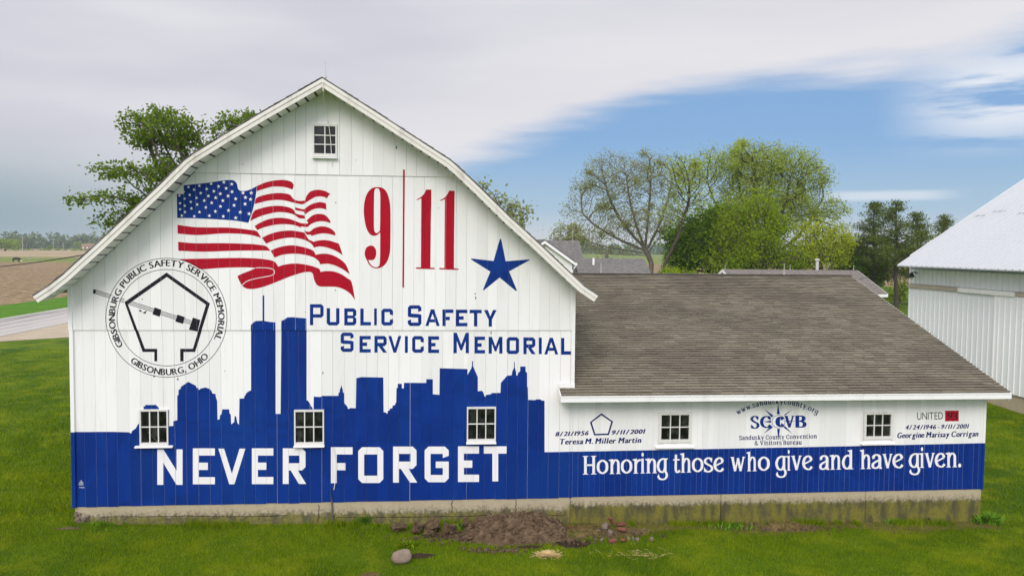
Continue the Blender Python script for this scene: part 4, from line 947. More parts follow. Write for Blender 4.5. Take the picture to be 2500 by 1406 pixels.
        p.q((.3, .58), (.8, .58), (.8, .70), (.3, .70))
    elif ch == 'S': p.st([(.70, 1.0), (.58, 1.2), (.38, 1.24), (.18, 1.1), (.16, .88), (.38, .68), (.66, .50), (.72, .24), (.54, .05), (.30, .05), (.12, .24)]); p.q((.66, .88), (.75, .88), (.75, 1.27), (.68, 1.25)); p.q((.06, .02), (.14, .03), (.14, .40), (.06, .40))
    elif ch == 'C': p.st([(.86, .96), (.72, 1.18), (.52, 1.22), (.24, 1.04), (.12, .64), (.24, .24), (.54, .05), (.74, .10), (.90, .32)]); p.q((.82, .84), (.91, .84), (.91, 1.27), (.84, 1.25))
    elif ch == 'V': p.st([(.14, 1.25), (.52, .02)], T); p.st([(.52, .02), (.88, 1.25)], t*1.4); S_(.14, 1.27, .22, False); S_(.88, 1.27, .2, False)
    elif ch == 'B': p.stem(.24, 0, 1.27); p.st([(.1, 1.22), (.48, 1.22), (.70, 1.12), (.72, .86), (.52, .68), (.24, .66)]); p.st([(.30, .66), (.62, .62), (.80, .42), (.76, .16), (.56, .045), (.1, .045)])
    elif ch == '&': p.st([(.96, .5), (.82, .22), (.60, .05), (.34, .04), (.14, .2), (.16, .46), (.42, .68), (.62, .88), (.60, 1.12), (.44, 1.22), (.28, 1.1), (.30, .86), (.56, .46), (.80, .12), (1.0, .03)], thick=T*.85)
    return p.polys
def glyph_bounds(polys):
    P_ = [q for pl in polys for f in pl for q in f]; return min(q[0] for q in P_), max(q[0] for q in P_)
_stag = [0]
def put_glyph(paint, polys, fmap):
    for k, pl in enumerate(polys):
        dy = .0003*((k+_stag[0]) % 6)
        for f in pl:
            q = [fmap(*c) for c in f]; paint.tri_px((q[0], q[1], q[2]), dy)
            if f[2] != f[3]: paint.tri_px((q[0], q[2], q[3]), dy)
    _stag[0] += 3
p = Paint(2)
cA = lambda u: 1400+u/5; cB = lambda u: 1880+u/5
items = [(ch, cA(a), cA(b_)) for ch, a, b_ in (('H',110,282),('o',283,425),('n',430,577),('o',578,718),('r',720,822),('i',808,870),('n',875,1020),('g',1015,1153),('t',1213,1307),('h',1300,1437),('o',1445,1586),('s',1590,1706),('e',1708,1838),('w',1915,2098),('h',2110,2237),('o',2250,2396))]
items += [(ch, cB(a), cB(b_)) for ch, a, b_ in (('g',62,202),('i',198,248),('v',253,388),('e',390,520),('a',598,722),('n',726,866),('d',876,1017),('h',1093,1232),('a',1236,1367),('v',1368,1496),('e',1492,1628),('g',1690,1832),('i',1820,1880),('v',1883,2012),('e',2008,2140),('n',2140,2282),('.',2295,2332))]
for ch, x0, x1 in items:
    g = serif_glyph(ch, .20, .105); a, b_ = glyph_bounds(g); xh = 35.6
    f = lambda u, v: (x0+(u-a)/(b_-a)*(x1-x0), 1157.6+(x0+(u-a)/(b_-a)*(x1-x0)-1426)*-.0198-v*xh)
    put_glyph(p, g, f)
p.build('tribute_lettering', M['letter'], barn)
def serif_line(p, txt, x0, x1, b0, b1, xh, T=.26, t=.11, gap=.10, space=.42):
    adv = 0; it = []
    for ch in txt:
        if ch == ' ': adv += space; continue
        g = serif_glyph(ch, T, t); a, b_ = glyph_bounds(g); it.append((g, adv-a)); adv += b_-a+gap
    adv -= gap; fx = (x1-x0)/adv
    for g, dx in it: put_glyph(p, g, lambda u, v: (x0+(u+dx)*fx, b0+(b1-b0)*(u+dx)/adv-v*xh))
p = Paint(); L0 = (1780, 960, 7.353); cl_ = lambda pts: C(*L0, pts)
serif_line(p, 'Sandusky County Convention', 1804.5, 1994, 1073.7, 1069.6, 8.2)
serif_line(p, '& Visitors Bureau', 1842, 1957, 1086.3, 1084.6, 8.4)
def serif_arc(p, txt, cx, cy, rad, a0, a1, xh):
    adv = 0; it = []
    for ch in txt:
        g = serif_glyph(ch, .26, .10); a, b_ = glyph_bounds(g); it.append((g, adv-a, adv+(b_-a)/2)); adv += b_-a+.12
    adv -= .12; fx = (a1-a0)*rad/adv
    for g, dx, mid in it:
        th = a0+(a1-a0)*mid/adv
        put_glyph(p, g, lambda u, v: (cx+(rad+v*xh)*math.sin(th)+(u+dx-mid)*fx*math.cos(th), cy-(rad+v*xh)*math.cos(th)+(u+dx-mid)*fx*math.sin(th)))
Rr = 1379/7.353; acx, acy = 1780+872/7.353, 960+(186+1379)/7.353
serif_arc(p, 'www.sanduskycounty.org', acx, acy, Rr, math.asin(-715/1379), math.asin(708/1379), 9.4)
p.build('bureau_lettering', M['navy'], barn)
p = Paint()
for tip, a, c in (((877,185),(855,372),(911,372)), ((630,280),(765,428),(800,398)), ((1140,285),(978,385),(1010,390)), ((615,508),(752,482),(752,526)), ((1215,492),(1010,485),(1010,508)), ((617,722),(755,580),(790,605)), ((1135,722),(970,605),(1003,583)), ((885,835),(860,635),(912,635))): p.shape([cl_([tip, a, c])], .0002)
def lg(ch, x0, x1, yb, xh, T, t, dy=0.0):
    g = serif_glyph(ch, T, t); a, b_ = glyph_bounds(g)
    put_glyph(p, g, lambda u, v: cl_([(x0+(u-a)/(b_-a)*(x1-x0), yb-v*xh)])[0])
lg('S', 380, 545, 628, 175, .27, .10); lg('C', 553, 762, 618, 168, .30, .10); lg('V', 985, 1180, 610, 166, .30, .12); lg('B', 1190, 1390, 608, 166, .30, .12)
circ = lambda cx, cy, rx, ry: [(cx+rx*math.cos(2*math.pi*i/40), cy+ry*math.sin(2*math.pi*i/40)) for i in range(40)]
p.build('bureau_logo', M['blue'], barn)
p = Paint(2); p.shape([cl_(circ(884, 505, 130, 124))], .001); p.build('logo_disc', M['letter'], barn)
p = Paint(3); a = circ(884, 503, 120, 116); c = circ(884, 503, 113, 109)
for i in range(40):
    j = (i+1) % 40; q = cl_([a[i], a[j], c[j], c[i]]); p.tri_px(q[:3], .001); p.tri_px((q[0], q[2], q[3]), .001)
lg('c', 828, 995, 590, 168, .50, .12)
p.build('logo_circle', M['blue'], barn)
# old nail holes, knots and chips in the boards
b = MB(); r_ = random.Random(31)
for px, py, s_ in ((968,361,3.2),(376,918,2.6),(434,925,2.6),(870,352+40,1.2),(1160,717,2),(1161,727,2.6),(820,495,1.6),(819,708,1.8),(1060,425+6,1.5),(1395,934,2.2),(348,730,1.6),(424,1062,1.2),(788,910,2.2),(1199,812,2.6),(746,722+40,1),(266,735,1.6),(549,905,1.2),(1070,508,1.2),(594,402,1.4)):
    q = W(px, py); r0 = s_/100*.95
    b.prism([(q[0]+r0*math.cos(t)*.6, q[1]+r0*math.sin(t)*1.2) for t in (i*math.pi/4 for i in range(8))], -.052 if py < 426 else (-.0285 if py < 805 else -.008), .0)
b.build('knot_hole', M['iron'], barn)

for o in barn.children:
    L = {'flag_painting': 'painted flag waving in the wind, red stripes and starred blue corner', 'skyline_painting': 'blue painted city skyline with two tall towers above a solid blue band', 'date_painting': 'tall red painted numerals with a thin red vertical line', 'star_painting': 'large solid blue five pointed star',
         'emblem_painting': 'black line emblem of a double ring, open pentagon and slanted rod', 'tribute_lettering': 'white serif lettering on the blue band of the wing', 'bureau_logo': 'navy sunburst logo with big serif letters', 'flight_panel': 'small red painted square'}.get(o.name)
    if L: o['label'] = L
# ------------------------------------------------------------------ trees
def at(px, py, y): x, z = W(px, py, y); return np.array([x, y, z])
def ell_points(rs, ells, dens):
    out_ = []
    for (c, r) in ells:
        vol = 4.19*r[0]*r[1]*r[2]; n = max(12, int(vol*dens))
        d = rs.normal(size=(n, 3)); d /= np.linalg.norm(d, axis=1)[:, None]
        out_.append(np.array(c)+d*(rs.random((n, 1))**(1/2.2))*np.array(r))
    return np.concatenate(out_)
def grow(rs, base, start_pts, att, step, di, dk, iters=90, limit=5200, up=0.06, limbs=(), inertia=.75):
    """space colonisation: limbs reach for the points of the crown"""
    P_ = [np.array(base, float)]; par = [-1]
    for q in start_pts:
        q = np.array(q, float); k = max(1, int(np.linalg.norm(q-P_[-1])/step)); a = P_[-1].copy()
        for i in range(1, k+1): P_.append(a+(q-a)*i/k+rs.normal(size=3)*step*.05); par.append(len(P_)-2)
    top = len(P_)-1
    for lb in limbs:
        last = max(1, top-int(lb[1])) if len(lb) > 1 else top; q = np.array(lb[0], float); a = P_[last].copy(); k = max(1, int(np.linalg.norm(q-a)/step)); bow = np.array([q[0]-a[0], q[1]-a[1], 0])*.16
        for i in range(1, k+1): t = i/k; P_.append(a+(q-a)*t+bow*4*t*(1-t)+rs.normal(size=3)*step*.07); par.append(last); last = len(P_)-1
    att = att.copy(); n = len(P_)
    D = np.full(len(att), 1e9); ix = np.zeros(len(att), int)
    def upd(i0):
        nonlocal D, ix
        new = np.array(P_[i0:]); d = np.linalg.norm(att[:, None]-new[None], axis=2); j = d.argmin(1); m = d[np.arange(len(att)), j]
        b_ = m < D; D[b_] = m[b_]; ix[b_] = j[b_]+i0
    upd(0)
    for it in range(iters):
        if len(att) == 0 or len(P_) > limit: break
        act = D < di
        if not act.any():
            act = np.zeros(len(att), bool); act[D.argmin()] = True
        A = np.array(P_); dirs = {}
        v = att[act]-A[ix[act]]; v /= np.linalg.norm(v, axis=1)[:, None]+1e-9
        acc = np.zeros((len(P_), 3)); np.add.at(acc, ix[act], v); cnt = np.bincount(ix[act], minlength=len(P_))
        i0 = len(P_)
        for i in np.nonzero(cnt)[0]:
            d = acc[i]/cnt[i]; d[2] += up; pd = A[i]-A[par[i]] if par[i] >= 0 else np.array([0, 0, step]); d += pd/(np.linalg.norm(pd)+1e-9)*inertia; d += rs.normal(size=3)*.07; d /= np.linalg.norm(d)+1e-9
            P_.append(A[i]+d*step); par.append(int(i))
        upd(i0)
        keep = D > dk; att = att[keep]; D = D[keep]; ix = ix[keep]
    return np.array(P_), np.array(par)
def radii(P_, par, r0, pw):
    n = len(P_); acc = np.zeros(n); nch = np.zeros(n, int)
    for i in range(n-1, -1, -1):
        if nch[i] == 0: acc[i] = r0**pw
        if par[i] >= 0: acc[par[i]] += acc[i]; nch[par[i]] += 1
    return acc**(1/pw), nch
def tubes(P_, par, rad, k=5):
    n = len(P_); d = np.zeros((n, 3)); pp = par.copy(); pp[0] = 0
    d = P_-P_[pp]; d[0] = (0, 0, 1); d /= np.linalg.norm(d, axis=1)[:, None]+1e-9
    ref = np.where(np.abs(d[:, 2:3]) < .9, np.array([[0, 0, 1.0]]), np.array([[1.0, 0, 0]]))
    a = np.cross(d, ref); a /= np.linalg.norm(a, axis=1)[:, None]+1e-9; b_ = np.cross(a, d)
    t = np.arange(k)*2*np.pi/k
    ring_ = lambda c, r: c[:, None]+r[:, None, None]*(a[:, None]*np.cos(t)[None, :, None]+b_[:, None]*np.sin(t)[None, :, None])
    V0 = ring_(P_[pp], np.minimum(rad[pp], rad*1.25)); V1 = ring_(P_, rad)
    V = np.concatenate([V0, V1], axis=1).reshape(-1, 3)
    i = np.arange(1, n)*2*k; j = np.arange(k); j2 = (j+1) % k
    T = np.stack([i[:, None]+j, i[:, None]+j2, i[:, None]+k+j2, i[:, None]+k+j], axis=2).reshape(-1, 4)
    return V, T
def leaf_mesh(rs, C_, size, aspect=0.6, droop=0.0, up=0.35):
    n = len(C_); s_ = size*rs.uniform(.6, 1.3, (n, 1))
    nrm = rs.normal(size=(n, 3)); nrm[:, 2] += up; nrm /= np.linalg.norm(nrm, axis=1)[:, None]
    a = np.cross(nrm, rs.normal(size=(n, 3))); a /= np.linalg.norm(a, axis=1)[:, None]+1e-9; b_ = np.cross(nrm, a)
    V = np.stack([C_-a*s_, C_-b_*s_*aspect+a*s_*.1, C_+a*s_, C_+b_*s_*aspect+a*s_*.1], axis=1).reshape(-1, 3)
    return V, np.arange(n*4).reshape(-1, 4)
def tree(name, label, base, starts, ells, seed, leaf, dens, step, r0, lsize, per, sig, tip=2.2, pw=2.3, bark='bark', cat='tree', group=None, di=None, dk=None, maxr=None, up=.06, lup=.35, leafmax=None, rmax=9, limbs=(), rag=4):
    rr_ = np.random.RandomState(seed+500); ells = list(ells)+[(np.array(c)+(lambda d: d/np.linalg.norm(d)*np.array(r)*.95)(rr_.normal(size=3)+np.array([0, 0, .25])), np.array(r)*rr_.uniform(.2, .38)) for c, r in list(ells) for _ in range(rag)]
    rs = np.random.RandomState(seed); step *= .62; dk = (dk or step*1.9)*.36; di = (di or step*9)*.7
    att = ell_points(rs, ells, dens*14)
    P_, par = grow(rs, base, starts, att, step, di, dk, up=up, limit=9000, limbs=limbs)
    rad, nch = radii(P_, par, r0, pw); rad = np.minimum(rad, rmax)
    root = empty(name, tuple(base), label, cat, group)
    V, T = tubes(P_, par, rad); fast_mesh('trunk', V, T, M[bark], root, True)
    thin = np.nonzero(rad < r0*tip)[0]
    C_ = np.repeat(P_[thin], per, axis=0); C_ = C_+rs.normal(size=C_.shape)*sig
    if leafmax and len(C_) > leafmax: C_ = C_[rs.permutation(len(C_))[:leafmax]]
    V, T = leaf_mesh(rs, C_, lsize, up=lup); fast_mesh('crown', V, T, M[leaf], root); print('TREE', label[:30], len(att), len(P_), len(C_))
    return root
M['bark_grey'] = m_plain('grey bark', (0.17, 0.145, 0.115), 0.95, 0.35, 6, bmp=0.6)
M['leaf_maple'] = m_leaf('maple leaves', (0.105, 0.175, 0.018), (0.205, 0.295, 0.036), (0.155, 0.24, 0.024), 0.45)
M['leaf_sparse'] = m_leaf('young olive leaves', (0.22, 0.25, 0.085), (0.36, 0.39, 0.14), None, 0.45)
M['leaf_willow'] = m_leaf('spring yellow green leaves', (0.25, 0.335, 0.05), (0.42, 0.50, 0.09), None, 0.5)
M['leaf_dark'] = m_leaf('dense dark leaves', (0.085, 0.17, 0.012), (0.17, 0.27, 0.02), (0.135, 0.235, 0.015), 0.4)
M['leaf_lime'] = m_leaf('lime leaves', (0.175, 0.27, 0.011), (0.31, 0.40, 0.02), (0.25, 0.35, 0.015), 0.45)
M['leaf_gold'] = m_leaf('golden green leaves', (0.29, 0.37, 0.02), (0.44, 0.49, 0.04), None, 0.5)
M['needle'] = m_leaf('pine needles', (0.055, 0.098, 0.014), (0.16, 0.19, 0.04), (0.11, 0.145, 0.026), 0.25)
M['leaf_far'] = m_leaf('far woodland leaves', (0.10, 0.15, 0.06), (0.19, 0.235, 0.10), (0.14, 0.185, 0.09), 0.2)
def E_(y, *specs):
    """ellipsoids read from the photo at depth y: (px, py, rx, ry[, dy, depth ratio])"""
    o = []; s_ = scale_at(y)
    for sp in specs:
        px, py, rx, ry = sp[:4]; dy = sp[4] if len(sp) > 4 else 0; k = sp[5] if len(sp) > 5 else .8
        yy = y+dy; s2 = scale_at(yy); o.append((at(px, py, yy), (rx*s2, max(.6, rx*s2*k), ry*s2)))
    return o
def base_at(px, y, z=0.0): q = at(px, 700, y); return (q[0], y, z)
# the big maple behind the barn
tree('maple_tree', 'tall dark green maple with layered branches rising behind the roof of the painted barn', base_at(520, 23), [at(515, 640, 23), at(505, 520, 23)],
     E_(23, (395, 325, 95, 50), (345, 300, 45, 32), (455, 330, 40, 55), (590, 310, 75, 32, 1), (335, 425, 92, 19, -1), (255, 490, 78, 11, -1), (300, 535, 70, 16, 0), (270, 572, 40, 8, 1), (440, 440, 85, 60), (420, 520, 90, 40), (560, 420, 110, 80, 1)),
     3, 'leaf_maple', 1.1, .42, .016, .10, 10, .17, tip=2.4, dk=.72, di=3.2, up=.24, lup=.6, rag=2, rmax=.4)
tree('young_tree', 'light green tree whose top shows above the right slope of the painted barn roof', base_at(1225, 46), [at(1225, 640, 46)],
     E_(46, (1245, 520, 52, 38), (1180, 462, 20, 16), (1205, 500, 30, 30), (1200, 560, 60, 40)), 5, 'leaf_sparse', 1.2, .5, .02, .17, 3, .3, dk=.9, di=4)
tree('bare_tree', 'large spreading tree with thin grey crown of bare twigs behind the grey house', base_at(1592, 74), [at(1590, 640, 74), at(1575, 606, 74)],
     E_(74, (1500, 440, 90, 65), (1415, 520, 48, 32), (1420, 470, 36, 36), (1445, 575, 66, 24), (1590, 430, 80, 58), (1625, 520, 50, 70), (1540, 540, 100, 50), (1480, 610, 75, 14, 1)),
     8, 'leaf_sparse', .55, .5, .017, .10, 3, .32, tip=1.7, pw=2.75, bark='bark_grey', dk=1.0, di=5, rmax=.5, limbs=[(at(px, py, 74+dy), lo) for px, py, dy, lo in ((1480, 455, 1, 0), (1530, 430, -1, 0), (1590, 420, 1, 0), (1640, 440, -1, 1), (1420, 515, 0, 1), (1440, 590, 1, 2), (1460, 618, -2, 3), (1625, 540, 2, 2))])
tree('leaning_tree', 'slim leaning dark trunk with sparse leaves between the bare tree and the dense green tree', base_at(1592, 66), [at(1625, 640, 66), at(1655, 580, 66), at(1680, 500, 66)],
     E_(66, (1675, 440, 46, 60), (1650, 400, 30, 25), (1700, 480, 40, 50), (1640, 520, 30, 40)), 9, 'leaf_willow', .8, .5, .021, .13, 4, .33, pw=2.5, bark='bark_dark', dk=1.0, di=5, rmax=.36)
tree('dense_tree', 'dense rounded dark green tree in front of the tall willow like tree', base_at(1735, 71), [at(1735, 640, 71)],
     E_(71, (1715, 600, 88, 62), (1760, 550, 58, 50), (1690, 550, 26, 26), (1660, 640, 40, 30), (1800, 620, 60, 45)), 10, 'leaf_dark', .85, .6, .022, .17, 15, .45, tip=3, dk=1.1, di=5)
tree('tall_tree', 'tallest spreading tree with thin yellow green spring leaves on upswept limbs', base_at(1868, 77), [at(1868, 660, 77), at(1866, 630, 77)],
     E_(77, (1830, 400, 85, 52), (1740, 412, 55, 48), (1690, 430, 30, 30), (1920, 410, 75, 55), (1980, 440, 55, 50), (2020, 510, 55, 30), (2045, 560, 30, 24), (1960, 470, 50, 40), (1940, 520, 80, 50), (1850, 480, 100, 60), (1800, 540, 70, 60)),
     12, 'leaf_willow', .5, .55, .017, .125, 6, .36, tip=1.8, pw=2.4, bark='bark_dark', dk=1.05, di=5, rmax=.42, up=.22, limbs=[(at(px, py, 77+dy), lo) for px, py, dy, lo in ((1800, 420, 1, 0), (1838, 385, -1, 0), (1885, 395, 1, 0), (1930, 430, -1, 0), (2000, 500, 1, 1), (1950, 440, 0, 1), (1730, 450, 0, 1), (1710, 520, -1, 2))])
tree('lime_tree', 'bushy lime green tree below the tall spreading tree', base_at(1850, 67), [at(1850, 660, 67)],
     E_(67, (1830, 600, 82, 58), (1800, 530, 48, 52), (1850, 510, 40, 40), (1880, 565, 55, 46), (1905, 630, 65, 38), (1770, 640, 60, 30), (1770, 590, 40, 40)), 14, 'leaf_lime', .6, .6, .020, .13, 9, .6, tip=2.6, dk=1.1, di=5)
tree('golden_tree', 'round golden green tree at the right of the group beside the pines', base_at(2005, 68), [at(2005, 660, 68)],
     E_(68, (1995, 610, 66, 42), (2035, 600, 40, 50), (1960, 640, 50, 30), (1985, 568, 40, 25)), 15, 'leaf_gold', .9, .6, .022, .13, 10, .5, tip=2.4, dk=1.1, di=5)
tree('shrub', 'small bright green bush just beyond the ridge of the shingled wing', base_at(1655, 53), [at(1655, 690, 53)],
     E_(53, (1640, 668, 24, 9), (1668, 674, 26, 10), (1655, 690, 50, 20)), 16, 'leaf_lime', 1.5, .4, .015, .15, 9, .25, tip=3, cat='bush', dk=.7, di=3)
tree('pale_tree', 'small pale grey green tree above the ridge of the grey house', base_at(1382, 96), [at(1382, 620, 96)],
     E_(96, (1382, 572, 40, 24), (1360, 590, 25, 18), (1410, 590, 30, 16)), 17, 'leaf_sparse', .7, .6, .022, .14, 4, .35, tip=1.8, dk=1.1, di=5)
tree('shrub', 'leafy dark undergrowth bush between the garage roof and the pines', base_at(2085, 72), [at(2085, 690, 72)],
     E_(72, (2075, 650, 40, 36), (2120, 680, 45, 30)), 18, 'leaf_dark', .8, .6, .02, .22, 8, .45, tip=3, cat='bush', dk=1.1, di=5)
tree('shrub', 'low light green bush on the lawn beside the metal shed', base_at(2198, 78), [at(2198, 735, 78)],
     E_(78, (2185, 722, 26, 12), (2205, 705, 18, 14)), 19, 'leaf_lime', 1.0, .5, .02, .18, 8, .4, tip=3, cat='bush', dk=.9, di=4)
def pine(label, px, y, top, low, spread, seed, lean=0.0):
    rs = np.random.RandomState(seed); s_ = scale_at(y); b_ = np.array(base_at(px, y)); tp = at(px+lean, top, y); lw = at(px, low, y)[2]
    H_ = tp[2]; root = empty('pine_tree', tuple(b_), label, 'pine tree', 'pines beside the metal shed')
    P_ = [b_]; par = [-1]; n = 26
    for i in range(1, n+1): P_.append(b_+(tp-b_)*i/n+np.array([math.sin(i*.5)*.07, 0, 0])); par.append(i-1)
    rad = [0.24*(1-i/n)**.8+.03 for i in range(n+1)]
    leaves = []
    for k in range(int((H_-lw)/.42)):
        z = lw+(H_-lw)*(k+rs.rand())/int((H_-lw)/.42); f = (z-lw)/(H_-lw)
        L0 = spread*s_*(1.06-f)**.95*1.35*rs.uniform(.55, 1.2)
        for q in range(rs.randint(3, 7)):
            a = rs.uniform(0, 6.283); L = L0*rs.uniform(.75, 1.45); i = min(n, int(n*z/H_)); src = P_[i]; last = i
            d = np.array([math.cos(a), math.sin(a), 0]); m = max(2, int(L/.5))
            for j in range(1, m+1):
                t = j/m; pt = np.array([src[0], src[1], z])+d*L*t+np.array([0, 0, L*(.10*t+.22*t*t-.1*f)])+rs.normal(size=3)*.06
                P_.append(pt); par.append(last); rad.append(.035*(1-t)+.012); last = len(P_)-1
                if t > .25:
                    c = int(30+rs.rand()*20); off = rs.normal(size=(c, 3))*np.array([.40, .40, .17]); leaves.append(pt+off)
    P_ = np.array(P_); V, T = tubes(P_, np.array(par), np.array(rad)); fast_mesh('trunk', V, T, M['bark_dark'], root, True)
    C_ = np.concatenate(leaves); V, T = leaf_mesh(rs, C_, .15, .28, up=.5); fast_mesh('crown', V, T, M['needle'], root)
pine('broad dark pine, leftmost of the pines beside the metal shed', 2135, 70, 497, 690, 66, 1)
pine('pine with a tall bare lower trunk standing on the lawn by the metal shed', 2189, 65, 493, 655, 52, 2)
pine('slim pine behind the bare trunked pine, partly hidden by the metal shed', 2240, 74, 520, 690, 50, 3)
pine('pine whose tip shows just above the rake of the metal shed roof', 2305, 82, 527, 690, 52, 4)
pine('short dark pine low behind the garage roof, left of the broad pine', 2100, 84, 590, 720, 45, 5)

# far woodland, hedgerow and the nearer trees at its edge
rs = np.random.RandomState(44); Cs = []
for k in range(420):
    a = rs.uniform(R(-36), R(46)); d = rs.uniform(990, 1120); h = rs.uniform(9, 17)*(1.12 if a < R(-20) else 1.0)
    x, y = math.sin(a)*d, math.cos(a)*d-19.5; m = 90
    u = rs.normal(size=(m, 3)); u /= np.linalg.norm(u, axis=1)[:, None]; u[:, 2] = np.abs(u[:, 2])
    Cs.append(np.array([x, y, 0])+u*np.array([rs.uniform(8, 15), 8, h])*rs.uniform(.75, 1.05, (m, 1)))
V, T = leaf_mesh(rs, np.concatenate(Cs), 1.9, .8); o = fast_mesh('woodland', V, T, M['leaf_far']); tag(o, 'long low line of far woods along the horizon', 'woodland', None, 'stuff')
Cs = []
for k in range(170):
    x = -25-k*4.2+rs.normal()*1.5; y = 745+rs.normal()*5; m = 26; h = rs.choice([1.2, 1.8, 2.6, 4.2], p=[.4, .35, .2, .05])
    u = rs.normal(size=(m, 3)); u /= np.linalg.norm(u, axis=1)[:, None]; u[:, 2] = np.abs(u[:, 2]); Cs.append(np.array([x, y, 0])+u*np.array([3, 2, h])*rs.uniform(.5, 1, (m, 1)))
V, T = leaf_mesh(rs, np.concatenate(Cs), .7, .8); o = fast_mesh('hedgerow', V, T, M['leaf_lime']); tag(o, 'low ragged hedgerow across the far fields', 'hedge', None, 'stuff')
def far_tree(label, px, top, rx, y, seed, leaf='leaf_far', flat=1.0):
    rs = np.random.RandomState(seed); b_ = base_at(px, y); tp = at(px, top, y)[2]; r = rx*scale_at(y); root = empty('field_tree', b_, label, 'tree', 'far trees at the field edge')
    mb = MB(); mb.tube([b_, (b_[0], y, tp*.55)], [r*.07, r*.04], 6); mb.build('trunk', M['bark'], root)
    Cs = []
    for k in range(9):
        c = np.array([b_[0]+rs.uniform(-.6, .6)*r, y+rs.uniform(-.5, .5)*r, tp*(.5+rs.uniform(-.18, .22))]); u = rs.normal(size=(60, 3)); u /= np.linalg.norm(u, axis=1)[:, None]
        Cs.append(c+u*np.array([r*.5, r*.5, tp*.27])*rs.uniform(.6, 1, (60, 1)))
    C_ = np.concatenate(Cs); C_[:, 2] = np.maximum(C_[:, 2], .4); V, T = leaf_mesh(rs, C_, r*.11, .8); fast_mesh('crown', V, T, M[leaf], root)
far_tree('broad green tree at the far left edge of the fields', 14, 575, 24, 640, 1, 'leaf_lime'); far_tree('rounded green tree second from the left along the far field edge', 40, 579, 12, 660, 2, 'leaf_lime')
far_tree('round grey green tree right of the first utility pole on the horizon', 72, 577, 16, 880, 3); far_tree('small bright bush alone on the far hedgerow', 123, 599, 7, 735, 4, 'leaf_lime')
far_tree('tall dark tree just left of the barn roof on the horizon', 199, 572, 15, 930, 5); far_tree('low pinkish grey tree on the horizon between two utility poles', 160, 587, 12, 940, 6)
far_tree('tree above the far red farmhouse', 228, 577, 16, 960, 7); far_tree('rounded tree left of the far red farmhouse', 190, 588, 11, 900, 8, 'leaf_lime')
for i, (px, top, y, lb) in enumerate(((57, 577, 700, 'tallest pale utility pole, nearest the left edge of the horizon'), (132, 581, 760, 'pale utility pole in the middle of the far field edge'), (156, 592, 860, 'shortest utility pole on the far field edge, nearest the barn roof'))):
    b_ = base_at(px, y); tp = at(px, top, y)[2]; r = empty('utility_pole', b_, lb, 'utility pole', 'utility poles on the horizon'); mb = MB(); mb.tube([b_, (b_[0], y, tp)], [.32, .26], 6); mb.build('pole', M['post'], r)
    mb = MB(); mb.box(b_[0]-1.1, b_[0]+1.1, y-.15, y-.3, tp-.9, tp-.6); mb.build('crossarm', M['post'], r)
b_ = base_at(219, 880); fh = empty('farmhouse', b_, 'tiny far red farmhouse with grey roof on the horizon beside the barn roof', 'house'); x, y = b_[0], 880
mb = MB(); mb.box(x-7, x+7, y-4, y+4, 0, 3.6); mb.box(x+7, x+11, y-3, y+3, 0, 2.8); mb.build('wall', M['barnred'], fh)
mb = MB(); mb.prism([(x-7.4, 3.6), (x+7.4, 3.6), (x+6.4, 6.2), (x-6.4, 6.2)], y-2, y+2); mb.prism([(x+7, 2.8), (x+11.4, 2.8), (x+11, 4.4), (x+7, 4.4)], y-2, y+2); mb.build('roof', M['stubble'], fh)
mb = MB()
for k in (-5, -1, 3): mb.box(x+k, x+k+1.6, y-4.05, y-4.01, 1.2, 2.6)
mb.build('window', M['vinyl'], fh)

# the cow out on the pasture
cx_, cy_, _ = G(40, 641); cow = empty('cow', (cx_, cy_, 0), 'black cow with a white face grazing alone on the far green strip', 'cow')
def skin(name, verts, edges, rads, mat, parent):
    me = bpy.data.meshes.new(name); me.from_pydata(verts, edges, []); o = bpy.data.objects.new(name, me); COL.objects.link(o)
    md = o.modifiers.new('skin', 'SKIN'); 
    for v, r in zip(me.skin_vertices[0].data, rads): v.radius = r if isinstance(r, tuple) else (r, r)
    me.skin_vertices[0].data[0].use_root = True
    s_ = o.modifiers.new('sub', 'SUBSURF'); s_.levels = s_.render_levels = 2
    dg = bpy.context.evaluated_depsgraph_get(); m2 = bpy.data.meshes.new_from_object(o.evaluated_get(dg)); bpy.data.objects.remove(o)
    m2.materials.clear(); m2.materials.append(mat); o = bpy.data.objects.new(name, m2); COL.objects.link(o); o.parent = parent; return o
kk = 1.25
cv = [(0,0,1.05),(-.55,0,1.08),(-.85,0,1.12),(.45,0,1.10),(.8,0,1.15),(1.1,0,.95),(1.28,0,.62),(1.4,0,.38),
      (-.8,.18,.75),(-.9,.18,.42),(-.82,.18,.04),(-.8,-.18,.75),(-.7,-.18,.42),(-.62,-.18,.04),(.6,.18,.7),(.6,.18,.4),(.62,.18,.04),(.6,-.18,.7),(.7,-.18,.4),(.68,-.18,.04),(-1.0,0,1.0),(-1.06,0,.55)]
cv = [(x*kk, y*kk, z*kk) for x, y, z in cv]
ce_ = [(0,1),(1,2),(0,3),(3,4),(4,5),(5,6),(6,7),(2,8),(8,9),(9,10),(2,11),(11,12),(12,13),(4,14),(14,15),(15,16),(4,17),(17,18),(18,19),(2,20),(20,21)]
cr = [.40,.40,.32,.38,.30,.20,.15,.10,.17,.09,.07,.17,.09,.07,.14,.08,.07,.14,.08,.07,.05,.04]
skin('body', cv, ce_, [r*kk for r in cr], M['cowhide'], cow)
mb = MB(); mb.tube([(cx_+1.18*kk, cy_, .70*kk), (cx_+1.30*kk, cy_, .52*kk), (cx_+1.42*kk, cy_, .36*kk), (cx_+1.47*kk, cy_, .28*kk)], [.165*kk, .185*kk, .15*kk, .09*kk], 10); mb.build('face', M['cowface'], cow, True)
mb = MB()
